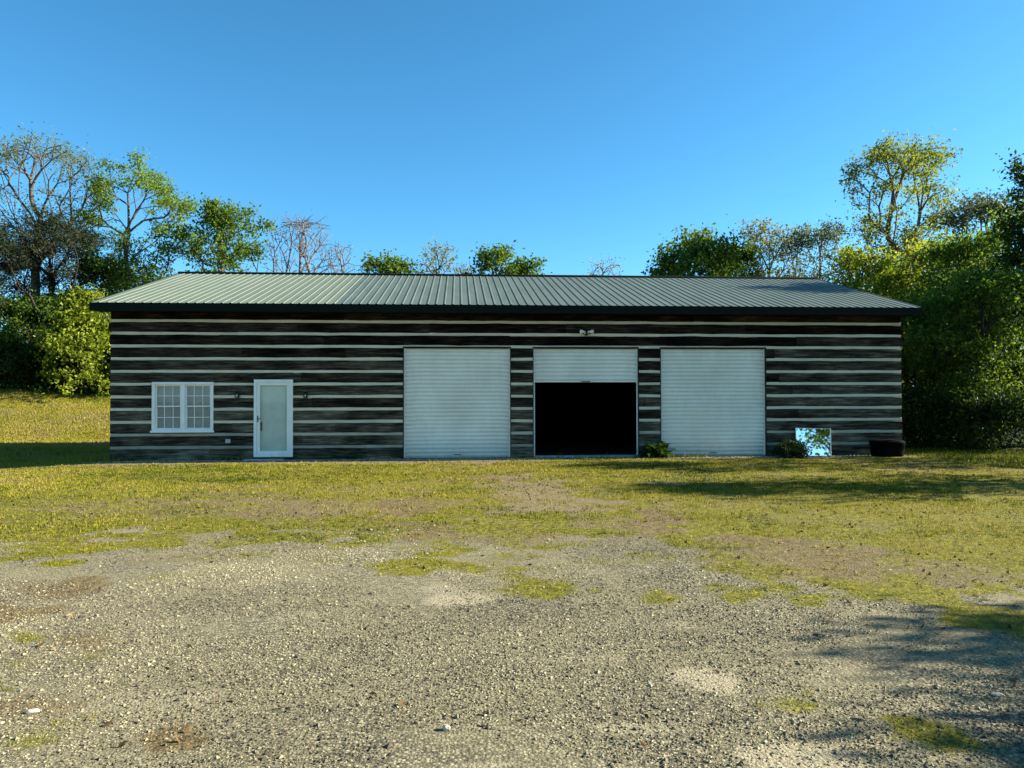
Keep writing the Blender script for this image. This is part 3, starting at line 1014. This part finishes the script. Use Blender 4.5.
# black rubber tub by the right corner
u0 = fu(878.5)
zt = fz(886, 438.5)
t = thing('rubber_tub', 'squat black lidded tub standing at the right corner of the garage', 'tub', at_wall(u0, -.42, 0.0), A)
def oval(rx, ry, z, n=36, p=3.2):
    out = []
    for k in range(n):
        a = 2 * PI * k / n
        c, s = math.cos(a), math.sin(a)
        out.append((rx * math.copysign(abs(c) ** (2 / p), c), ry * math.copysign(abs(s) ** (2 / p), s), z))
    return out
prof = [(.37, .26, .0), (.41, .29, .03), (.435, .31, .20), (.44, .315, .36), (.455, .33, .37), (.455, .33, .42), (.44, .32, .445), (.38, .27, .465), (.22, .15, .48), (.005, .005, .483)]
vs, fs = [], []
for rx, ry, z in prof: vs += oval(rx, ry, z)
for j in range(len(prof) - 1):
    for k in range(36): fs.append((j * 36 + k, j * 36 + (k + 1) % 36, (j + 1) * 36 + (k + 1) % 36, (j + 1) * 36 + k))
MB().add(vs, fs).build('tub_shell', M['rubber'], t, True)
for s in (-1, 1):
    MB().tube([(s * .43, -.09, .36), (s * .50, -.06, .35), (s * .50, .06, .35), (s * .43, .09, .36)], .016, 8).build('handle', M['rubber'], t)


# ------------------------------------------------------------------ leaves and trees
def leaf_mesh(name, c, size, r, tint, droop=0.0, aspect=.55):
    n = len(c)
    d = r.normal(size=(n, 3)); d[:, 2] = d[:, 2] * .8 - droop
    d /= np.linalg.norm(d, axis=1)[:, None]
    q = r.normal(size=(n, 3)); e = np.cross(d, q); e /= np.linalg.norm(e, axis=1)[:, None] + 1e-9
    L = (size * (.6 + .8 * r.random(n)))[:, None]
    nrm = np.cross(d, e)
    v = np.empty((n, 4, 3))
    v[:, 0] = c - d * L * .5
    v[:, 1] = c + e * L * aspect * .5 + nrm * L * .08
    v[:, 2] = c + d * L * .5
    v[:, 3] = c - e * L * aspect * .5 + nrm * L * .08
    return np_mesh(name, v.reshape(-1, 3), np.arange(n * 4).reshape(n, 4), {'tint': np.repeat(np.clip(tint, 0, 1), 4)})


# dead leaves and twigs lying about
lx, ly, lr = scatter(16000, -15, 17, 3.0, 21, lambda x, y: np.where(inside_garage(x, y), 0, .12 + .6 * masks(x, y)[1] + .3 * (x > 6)) * (np.abs(x) < .72 * y + 1.5), 44)
lc = np.stack([lx, ly, ground_z(lx, ly) + .012], 1)
lm = leaf_mesh('leaf_litter', lc, .035 + .0012 * ly, lr, lr.random(len(lx)), 0, .5)
tag(link('leaf_litter', lm, mat_tint('dead_leaf', [(0, (.035, .020, .010)), (.5, (.13, .075, .032)), (1, (.26, .17, .085))], .8, .2, .1)), 'scattered brown dead leaves on the grass and gravel', 'leaf litter', kind='stuff')


def branch_mesh(name, P, par, rad, sides=5):
    idx = np.where(par >= 0)[0]
    a, b = P[par[idx]], P[idx]
    d = b - a; ln = np.linalg.norm(d, axis=1); ok = ln > 1e-5
    idx, a, b, d = idx[ok], a[ok], b[ok], d[ok] / ln[ok][:, None]
    ref = np.tile(np.array([.33, .21, .1]), (len(d), 1)); ref[np.abs(d[:, 2]) < .5] = (0.1, .05, 1)
    u = np.cross(d, ref); u /= np.linalg.norm(u, axis=1)[:, None]; w_ = np.cross(d, u)
    ra_ = np.minimum(rad[par[idx]], rad[idx] * 1.35); rb_ = rad[idx]
    ang = np.arange(sides) * 2 * PI / sides
    ring = u[:, None] * np.cos(ang)[None, :, None] + w_[:, None] * np.sin(ang)[None, :, None]
    v = np.concatenate([a[:, None] + ring * ra_[:, None, None], b[:, None] + ring * rb_[:, None, None]], 1)
    k = np.arange(sides)
    f = np.stack([k, (k + 1) % sides, (k + 1) % sides + sides, k + sides], 1)
    F_ = (np.arange(len(idx))[:, None, None] * 2 * sides + f[None]).reshape(-1, 4)
    return np_mesh(name, v.reshape(-1, 3), F_, None, True)


PROFILE = {
    'round': lambda h: np.sqrt(np.clip(1 - (2 * h - .9) ** 2 / 1.25, 0.02, 1)),
    'vase': lambda h: np.clip(.35 + 1.1 * h, 0, 1) * np.sqrt(np.clip(1.02 - np.clip((h - .62) / .38, 0, 1) ** 2, 0, 1)),
    'cone': lambda h: np.clip(1.05 - h, .05, 1) ** .85,
    'column': lambda h: np.sqrt(np.clip(1 - np.clip((h - .55) / .45, 0, 1) ** 2.2, .03, 1)) * (.7 + .3 * np.clip(h / .3, 0, 1)),
    'bush': lambda h: np.sqrt(np.clip(1 - np.clip((h - .25) / .75, 0, 1) ** 2, .03, 1)),
}


def tree(name, label, px, topy, Z, hw, base=.35, prof='round', leaf='green', n_att=150, n_leaf=6000, size=.17, bark='bark',
         spread=.42, trunk_r=None, leader=.8, seed=1, tiers=0, lean=0.0, xy=None, H=None, R=None, cat='tree', group=None, gap=.35, tint0=.5, twig=.012, needles=False, depth=1.0, lobes=.28):
    r = np.random.default_rng(seed)
    if xy is None:
        X = (px - 512) / F * Z; Y = Z
        H = CAM_H + (HZ - ROLL * (px - 512) - topy) / F * Z
        R = hw / F * Z
    else:
        X, Y = xy
    gz = float(ground_z(X, Y)); H = H - gz
    root = thing(name, label, cat, (X, Y, gz - .05), 0, group)
    # attractors
    ph = r.random(6) * 2 * PI
    m = n_att * 6
    h = r.random(m); th_ = r.random(m) * 2 * PI
    lob = 1 + lobes * np.sin(2 * th_ + ph[0] + 3 * h) + lobes * .7 * np.sin(3 * th_ + ph[1] - 5 * h)
    rr = R * PROFILE[prof](h) * lob * r.random(m) ** .45
    P = np.stack([rr * np.cos(th_) + lean * h * H, rr * np.sin(th_) * depth, H * (base + (1 - base) * h)], 1)
    if tiers:
        P[:, 2] = H * (base + (1 - base) * (np.floor(h * tiers) + .25 * r.random(m)) / tiers) + np.hypot(P[:, 0], P[:, 1]) * .12
    k = 2.3 / max(R, .8)
    q = np.sin(P[:, 0] * k * 1.7 + ph[2]) + np.sin(P[:, 1] * k * 1.7 + ph[3]) + np.sin(P[:, 2] * k * 1.9 + ph[4]) + r.normal(0, .55, m)
    P = P[np.argsort(-q)[:int(m * (1 - gap))]]
    P = P[r.permutation(len(P))[:n_att]]
    P[:, 2] = np.clip(P[:, 2], .12 * 1, H * .95)
    P = P[np.argsort(np.hypot(P[:, 0], P[:, 1]) + .35 * np.abs(P[:, 2] - H * base))]
    # skeleton: trunk then greedy growth
    nt_ = 9
    tz = np.linspace(0, H * leader, nt_)
    wob = np.cumsum(r.normal(0, .009 * H, (nt_, 2)), 0) * .5; wob[0] = 0
    N = [np.array([wob[i, 0] + lean * tz[i], wob[i, 1], tz[i]]) for i in range(nt_)]
    par = [-1] + list(range(nt_ - 1))
    arr = np.array(N)
    usable = np.array([z_ >= H * base * .55 for z_ in tz])
    if not usable.any(): usable[-1] = True
    ndir = np.tile(np.array([0, 0, 1.0]), (nt_, 1))
    for p in P:
        d = p - arr
        dist = np.linalg.norm(d, axis=1) + 1e-6
        cost = dist * (1 + 1.1 * np.clip(-(d[:, 2]) / dist, 0, 1) + .55 * np.clip(.5 - d[:, 2] / dist, 0, 1) + .75 * (1 - (d * ndir).sum(1) / dist))
        cost[:len(usable)] = np.where(usable, cost[:len(usable)], 1e9)
        j = int(np.argmin(cost)); a = arr[j]
        ln = dist[j]; st = max(1, int(ln / max(.35, .05 * H)))
        new = []
        side = r.normal(0, .06 * ln, 3)
        for i in range(1, st + 1):
            f = i / st
            q_ = a + (p - a) * f + side * math.sin(PI * f) + np.array([0, 0, -.05 * ln * math.sin(PI * f)])
            new.append(q_)
        for i, q_ in enumerate(new):
            par.append(j if i == 0 else len(par) - 1)
        seg = np.diff(np.vstack([a, new]), axis=0)
        ndir = np.vstack([ndir, seg / (np.linalg.norm(seg, axis=1)[:, None] + 1e-9)])
        arr = np.vstack([arr, new])
    par = np.array(par)
    pp = par.copy(); pp[0] = 0
    for _ in range(3):
        cs = np.zeros_like(arr); cn = np.zeros(len(arr))
        np.add.at(cs, pp[1:], arr[1:]); np.add.at(cn, pp[1:], 1)
        mv = (cn > 0); mv[:2] = False
        sm = .5 * arr + .25 * arr[pp] + .25 * cs / np.maximum(cn, 1)[:, None]
        arr[mv] = sm[mv]
    nch = np.zeros(len(par), int); np.add.at(nch, par[par >= 0], 1)
    # twigs at the tips
    tips = np.where(nch == 0)[0]
    tw = 3
    dirs = arr[tips] - arr[par[tips]]; dirs /= np.linalg.norm(dirs, axis=1)[:, None] + 1e-6
    ext = np.repeat(arr[tips], tw, 0) + (np.repeat(dirs, tw, 0) * .6 + r.normal(0, .6, (len(tips) * tw, 3))) * spread * 1.1
    ext[:, 2] = np.clip(ext[:, 2], .05, H * .98)
    base_n = len(arr)
    arr = np.vstack([arr, ext]); par = np.r_[par, np.repeat(tips, tw)]
    acc = np.full(len(par), twig ** 2.2); acc[:base_n] = 0
    s_ = acc.copy()
    for i in range(len(par) - 1, 0, -1):
        if s_[i] == 0: s_[i] = twig ** 2.2
        s_[par[i]] += s_[i]
    rad = s_ ** (1 / 2.2)
    tr = trunk_r or .012 * H + .05
    rad = twig + (rad - twig) * (tr - twig) / max(rad[0] - twig, 1e-4)
    rad[0] *= 1.25
    link('trunk', branch_mesh('trunk', arr, par, rad), M[bark], root)
    if n_leaf:
        src = np.r_[tips, np.arange(base_n, len(arr)), np.arange(base_n, len(arr))]
        ci = r.choice(src, n_leaf)
        cl = r.normal(0, .15, len(arr))
        c = arr[ci] + r.normal(0, 1, (n_leaf, 3)) * spread * np.where(r.random((n_leaf, 1)) < .65, .55, .95) * np.array([1, 1, .75])
        c[:, 2] = np.maximum(c[:, 2], .06)
        tint = tint0 + cl[ci] + r.normal(0, .16, n_leaf)
        link('crown', leaf_mesh('crown', c, np.full(n_leaf, size), r, tint, .25, .16 if needles else .55), LEAF[leaf], root)
    return root


GL = 'trees behind and left of the garage'
GM = 'tree tops showing over the roof ridge'
GR = 'trees crowding in right of the garage'
# left
tree('sparse_tree', 'tallest thin tree at the far left, grey limbs with few olive leaves', 36, 137, 47, 56, .50, 'vase', 'olive', 320, 7500, .13, 'bark', .45, .26, .55, 101, group=GL, gap=.25, tint0=.55, lobes=.2)
tree('young_tree', 'slender tree with fresh green leaves beside the tallest thin left tree', 126, 157, 48.5, 54, .34, 'vase', 'green', 200, 14000, .17, 'bark', .40, .20, .72, 102, group=GL, gap=.4, tint0=.85)
tree('pine_tree', 'dark pine standing before the tall thin trees on the left', 48, 220, 47, 72, .40, 'column', 'pine', 230, 17000, .28, 'bark_dark', .40, .22, .95, 103, group=GL, tiers=7, gap=.3, tint0=.6, needles=True)
tree('pine_tree', 'dark ragged pine cut by the left picture edge', -8, 236, 46.5, 48, .35, 'column', 'pine', 150, 14000, .30, 'bark_dark', .34, .2, .95, 104, group=GL, tiers=6, gap=.25, tint0=.4, needles=True)
tree('leafy_tree', 'bright yellow green low tree beside the left wall of the garage', 84, 292, 43.4, 42, .08, 'cone', 'bright', 200, 12500, .20, 'bark_dark', .36, .1, .9, 105, group=GL, gap=.4, tint0=.46)
tree('woodland_tree', 'dark leafy tree under the pines at the left edge', 8, 300, 46, 48, .06, 'bush', 'dark', 150, 10500, .2, 'bark_dark', .40, .14, .8, 106, group=GL, gap=.15, tint0=.5)
tree('woodland_tree', 'dark leafy tree between the left pine and the bright low tree', 56, 296, 47, 42, .06, 'bush', 'dark', 150, 9500, .2, 'bark_dark', .40, .14, .8, 107, group=GL, gap=.15, tint0=.55)
tree('woodland_tree', 'mid green tree rising just behind the left eave of the garage', 100, 262, 49, 34, .15, 'round', 'green', 140, 8500, .19, 'bark_dark', .40, .14, .8, 108, group=GL, gap=.3, tint0=.35)
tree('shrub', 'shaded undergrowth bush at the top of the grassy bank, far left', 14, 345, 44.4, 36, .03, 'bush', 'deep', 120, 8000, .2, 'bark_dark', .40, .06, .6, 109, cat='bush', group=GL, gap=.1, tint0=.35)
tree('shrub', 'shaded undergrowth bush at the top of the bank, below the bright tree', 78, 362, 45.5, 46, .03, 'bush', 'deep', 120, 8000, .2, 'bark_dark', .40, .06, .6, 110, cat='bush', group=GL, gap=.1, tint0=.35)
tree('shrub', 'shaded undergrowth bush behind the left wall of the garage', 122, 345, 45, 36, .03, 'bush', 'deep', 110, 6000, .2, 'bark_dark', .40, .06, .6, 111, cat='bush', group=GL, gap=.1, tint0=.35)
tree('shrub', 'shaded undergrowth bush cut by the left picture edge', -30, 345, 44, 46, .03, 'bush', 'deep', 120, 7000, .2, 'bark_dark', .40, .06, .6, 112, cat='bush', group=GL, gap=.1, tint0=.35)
# over the roof
tree('green_tree', 'upright green tree over the left end of the roof ridge', 222, 203, 49, 42, .30, 'column', 'green', 180, 13500, .2, 'bark', .40, .2, .92, 120, group=GM, gap=.42, tint0=.5)
tree('bare_tree', 'leafless tree with fine grey brown twigs above the ridge', 301, 212, 46, 35, .42, 'round', 'bud', 620, 1500, .07, 'bark_pale', .34, .2, .8, 121, group=GM, gap=.05, twig=.011, lobes=.1)
tree('bare_tree', 'smaller leafless tree just right of the larger bare tree', 340, 238, 45, 17, .40, 'round', 'bud', 240, 600, .07, 'bark_pale', .28, .12, .8, 122, group=GM, gap=.05, twig=.010, lobes=.1)
tree('green_tree', 'low dark green tree top right of the two bare trees', 386, 256, 47, 27, .3, 'round', 'dark', 90, 5200, .22, 'bark', .42, .18, .9, 123, group=GM, gap=.35, tint0=.55)
tree('pale_tree', 'thin pale green tree top left of the dense pair over mid ridge', 437, 243, 49, 23, .3, 'column', 'pale', 110, 2400, .16, 'bark', .40, .15, .85, 124, group=GM, gap=.3, tint0=.4)
tree('pale_tree', 'lowest pinkish thin tree top, tucked beside the dense mid ridge tree', 465, 262, 50, 14, .3, 'round', 'bud', 90, 900, .14, 'bark_pale', .36, .12, .85, 125, group=GM, gap=.3)
tree('green_tree', 'dense dark green tree top over the middle of the ridge', 494, 248, 46, 25, .3, 'column', 'dark', 110, 6500, .22, 'bark', .40, .18, .92, 126, group=GM, gap=.3, tint0=.6)
tree('green_tree', 'small dark green tree top against open sky right of mid ridge', 527, 259, 46, 16, .3, 'round', 'dark', 70, 3000, .22, 'bark', .36, .14, .9, 127, group=GM, gap=.3, tint0=.55)
tree('pale_tree', 'faint wispy tree top alone over the ridge between two green masses', 608, 256, 50, 30, .32, 'vase', 'pale', 130, 1100, .13, 'bark_pale', .38, .14, .7, 128, group=GM, gap=.25, tint0=.6)
tree('green_tree', 'broad dense dark tree over the right half of the ridge', 692, 231, 44, 44, .25, 'round', 'dark', 220, 17000, .22, 'bark_dark', .46, .22, .9, 129, group=GM, gap=.22, tint0=.5)
tree('green_tree', 'smaller dark tree against the right flank of the broad dense one', 742, 246, 46, 26, .25, 'round', 'dark', 120, 7500, .2, 'bark_dark', .40, .16, .9, 130, group=GM, gap=.3, tint0=.7)
tree('pale_tree', 'pale twiggy tree rising between dark tree and right ridge end', 772, 219, 47, 30, .3, 'column', 'pale', 260, 6500, .18, 'bark_pale', .40, .15, .9, 131, group=GM, gap=.3, tint0=.35)
tree('pale_tree', 'pale silvery tree behind the right end of the ridge', 822, 222, 46, 31, .25, 'column', 'blue', 260, 8500, .17, 'bark_pale', .40, .15, .9, 132, group=GM, gap=.3, tint0=.85)
# right
tree('golden_tree', 'tallest airy tree with golden leaves rising at the right', 903, 137, 42, 50, .42, 'vase', 'gold', 230, 13000, .16, 'bark', .42, .24, .62, 140, group=GR, gap=.38, tint0=.5, lobes=.22)
tree('leafy_tree', 'sunlit yellow green tree right behind the right ridge end', 868, 246, 36.5, 36, .15, 'round', 'bright', 170, 11000, .18, 'bark_dark', .38, .14, .85, 141, group=GR, gap=.25, tint0=.65)
tree('leafy_tree', 'most yellow tree standing under the tall golden tree', 934, 243, 38, 36, .15, 'round', 'gold', 170, 11000, .18, 'bark_dark', .38, .14, .85, 142, group=GR, gap=.25, tint0=.8)
tree('leafy_tree', 'green tree just above the right eave of the garage', 905, 268, 33, 34, .12, 'round', 'bright', 160, 10000, .17, 'bark_dark', .34, .12, .85, 143, group=GR, gap=.25, tint0=.32)
tree('young_tree', 'thin grey green tree standing out against the sky at right', 985, 193, 35, 38, .30, 'column', 'blue', 220, 8000, .15, 'bark', .36, .14, .92, 144, group=GR, gap=.35, tint0=.5)
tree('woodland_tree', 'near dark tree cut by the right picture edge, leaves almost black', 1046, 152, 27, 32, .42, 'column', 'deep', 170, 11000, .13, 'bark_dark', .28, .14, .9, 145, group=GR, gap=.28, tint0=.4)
tree('woodland_tree', 'dense green tree below the thin grey green one', 968, 236, 31, 42, .10, 'round', 'green', 210, 13000, .16, 'bark_dark', .36, .14, .85, 146, group=GR, gap=.3, tint0=.65)
tree('woodland_tree', 'leafy green tree filling the right picture edge', 1032, 208, 29, 46, .10, 'round', 'green', 210, 14000, .15, 'bark_dark', .34, .14, .85, 147, group=GR, gap=.32, tint0=.8)
tree('woodland_tree', 'shaded leafy tree close to the right wall of the garage', 930, 296, 28.5, 30, .06, 'round', 'dark', 190, 12000, .14, 'bark_dark', .32, .1, .85, 148, group=GR, gap=.2, tint0=.75)
tree('woodland_tree', 'shaded nearest leafy tree between the tub and the right edge', 985, 270, 26.0, 42, .04, 'column', 'dark', 240, 15000, .13, 'bark_dark', .28, .09, .85, 149, group=GR, gap=.35, tint0=.75)
tree('shrub', 'dark low bush at the foot of the trees beside the right wall', 925, 392, 26, 30, .03, 'bush', 'deep', 110, 6500, .12, 'bark_dark', .28, .04, .6, 150, cat='bush', group=GR, gap=.1, tint0=.35)
tree('shrub', 'dark low bush at the foot of the trees near the right edge', 1000, 398, 24.5, 44, .03, 'bush', 'deep', 120, 7500, .12, 'bark_dark', .28, .04, .6, 151, cat='bush', group=GR, gap=.1, tint0=.35)
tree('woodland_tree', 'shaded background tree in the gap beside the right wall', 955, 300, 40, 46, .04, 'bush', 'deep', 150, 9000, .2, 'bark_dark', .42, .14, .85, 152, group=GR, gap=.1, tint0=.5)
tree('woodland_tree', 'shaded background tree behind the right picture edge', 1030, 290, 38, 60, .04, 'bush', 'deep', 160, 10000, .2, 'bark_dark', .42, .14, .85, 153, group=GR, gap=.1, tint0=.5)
# trees outside the frame whose shade falls into the yard, and one the mirror shows
tree('woodland_tree', 'large leafy tree added for shade, mostly beyond the right picture edge', 0, 0, 0, 0, .08, 'round', 'dark', 240, 15000, .15, 'bark_dark', .36, .16, .85, 154, xy=(20.2, 27.2), H=8.8, R=2.9, group=GR, gap=.2, tint0=.5)  # added to throw shade on the right-hand trees and roof end
GS = 'roadside trees along the right of the yard'
tree('yard_tree', 'leafy tree right of the yard level with the open bay', 0, 0, 0, 0, .2, 'round', 'dark', 120, 6000, .16, 'bark_dark', .34, .12, .85, 160, xy=(19.0, 20.9), H=8.0, R=1.7, group=GS, gap=.2)
tree('yard_tree', 'leafy tree right of the yard halfway to the garage', 0, 0, 0, 0, .2, 'round', 'dark', 120, 6000, .16, 'bark_dark', .34, .12, .85, 161, xy=(17.0, 15.6), H=6.7, R=1.15, group=GS, gap=.2)
tree('yard_tree', 'small leafy tree right of the gravel', 0, 0, 0, 0, .25, 'round', 'dark', 90, 1900, .15, 'bark_dark', .3, .1, .85, 162, xy=(14.5, 5.9), H=5.6, R=.75, group=GS, gap=.3)
tree('yard_tree', 'small leafy tree right of the gravel nearest the viewer', 0, 0, 0, 0, .25, 'round', 'dark', 90, 1600, .15, 'bark_dark', .3, .1, .85, 163, xy=(12.5, 4.6), H=4.9, R=.6, group=GS, gap=.3)
tree('yard_tree', 'sapling right of the gravel', 0, 0, 0, 0, .35, 'round', 'dark', 60, 900, .15, 'bark_dark', .3, .08, .85, 164, xy=(13.5, 6.4), H=5.0, R=.5, group=GS, gap=.3)
tree('yard_tree', 'tall tree behind the viewer seen only in the mirror', 0, 0, 0, 0, .2, 'round', 'green', 200, 15000, .28, 'bark', .5, .25, .85, 165, xy=(28.5, -6.0), H=12.0, R=4.0, group=GS, gap=.35, tint0=.6)


# ------------------------------------------------------------------ low plants at the wall
def rosette(name, label, u, d, n, length, width, leaf, seed, up=.6, cat='plant', tint0=.5):
    r = np.random.default_rng(seed)
    x, y, _ = at_wall(u, d)
    root = thing(name, label, cat, (x, y, float(ground_z(x, y)) - .01), A)
    vs, fs, tn = [], [], []
    st = MB()
    for i in range(n):
        a = r.random() * 2 * PI
        l = length * r.uniform(.55, 1.1); w_ = width * r.uniform(.7, 1.2)
        el = r.uniform(.15, 1.0) * PI / 2 * up + .2
        p = np.array([r.normal(0, length * .22), r.normal(0, length * .12), length * .1 * r.random()])
        o = np.array([math.cos(a), math.sin(a) * .8, 0]); sdv = np.array([-math.sin(a), math.cos(a), 0])
        b = len(vs)
        e = el
        for k in range(6):
            f = k / 5
            ww = w_ * math.sin(PI * min(1, (f * .92 + .08))) ** .8 * .5
            vs += [tuple(p - sdv * ww + np.array([0, 0, ww * .4])), tuple(p), tuple(p + sdv * ww + np.array([0, 0, ww * .4]))]
            p = p + (o * math.cos(e) + np.array([0, 0, math.sin(e)])) * l / 5
            p[2] = max(p[2], .01)
            e -= .34
        for k in range(5):
            for j in (0, 1): fs.append((b + k * 3 + j, b + k * 3 + j + 1, b + k * 3 + j + 4, b + k * 3 + j + 3))
        tn += [tint0 + r.normal(0, .2)] * 18
        if i % 4 == 0: st.tube([(0, 0, 0), tuple(np.array(vs[b + 1]) * .6), vs[b + 1]], .008, 5)
    me = np_mesh('foliage', np.array(vs), np.array(fs), {'tint': np.clip(np.array(tn), 0, 1)}, True)
    link('foliage', me, LEAF[leaf], root)
    st.build('stem', M['bark_dark'], root)
    return root


rosette('leafy_plant', 'dark broad leaved plant on the ground beside the open bay', fu(653.5), -.38, 150, .60, .10, 'deep', 5, .95, tint0=.5)
rosette('weed', 'little bright green weed by the step board', fu(245), -.22, 30, .17, .05, 'bright', 8, .6, 'weed', .5)
x, y, _ = at_wall(fu(783.5), -.50)
tree('shrub', 'almost black small bush in front of the leaning mirror', 0, 0, 0, 0, .05, 'bush', 'deep', 70, 2600, .065, 'bark_dark', .10, .02, .5, 170, xy=(x, y), H=.46, R=.37, cat='bush', gap=.1, twig=.004, tint0=.0)


# ------------------------------------------------------------------ single stones one can point to
def stone(label, px, py, wd, ht, mat, seed, asp=.7):
    import bmesh
    r = np.random.default_rng(seed)
    X, Z = gpt(px, py)
    bm = bmesh.new(); bmesh.ops.create_icosphere(bm, subdivisions=2, radius=1)
    for v in bm.verts:
        k = 1 + .22 * math.sin(v.co.x * 3 + seed) * math.cos(v.co.y * 2.3 + seed) + r.normal(0, .05)
        v.co = Vector((v.co.x * wd / 2 * k, v.co.y * wd / 2 * asp * k, v.co.z * ht / 2 * k))
    me = bpy.data.meshes.new('stone'); bm.to_mesh(me); bm.free()
    o = link('stone', me, mat, None, (X, Z, float(ground_z(X, Z)) + ht * .3))
    o.rotation_euler = (0, 0, r.normal(0, .3))
    tag(o, label, 'stone', 'larger loose stones on the gravel')


stone('flat white stone lying in the tree shade at lower right', 992, 694, .062, .022, M['stone_pale'], 3, .5)
stone('pale round stone on the gravel at lower middle', 446, 728, .045, .034, M['stone_pale'], 5)
stone('dark stick shaped as a flat stone near the moss patch right of centre', 816, 634, .07, .022, M['stick_dark'], 9, .5)  # a dark stick, drawn as a flattened stone
stone('pale long stone at the lower left of the gravel', 35, 710, .07, .025, M['stone_pale'], 12, .4)
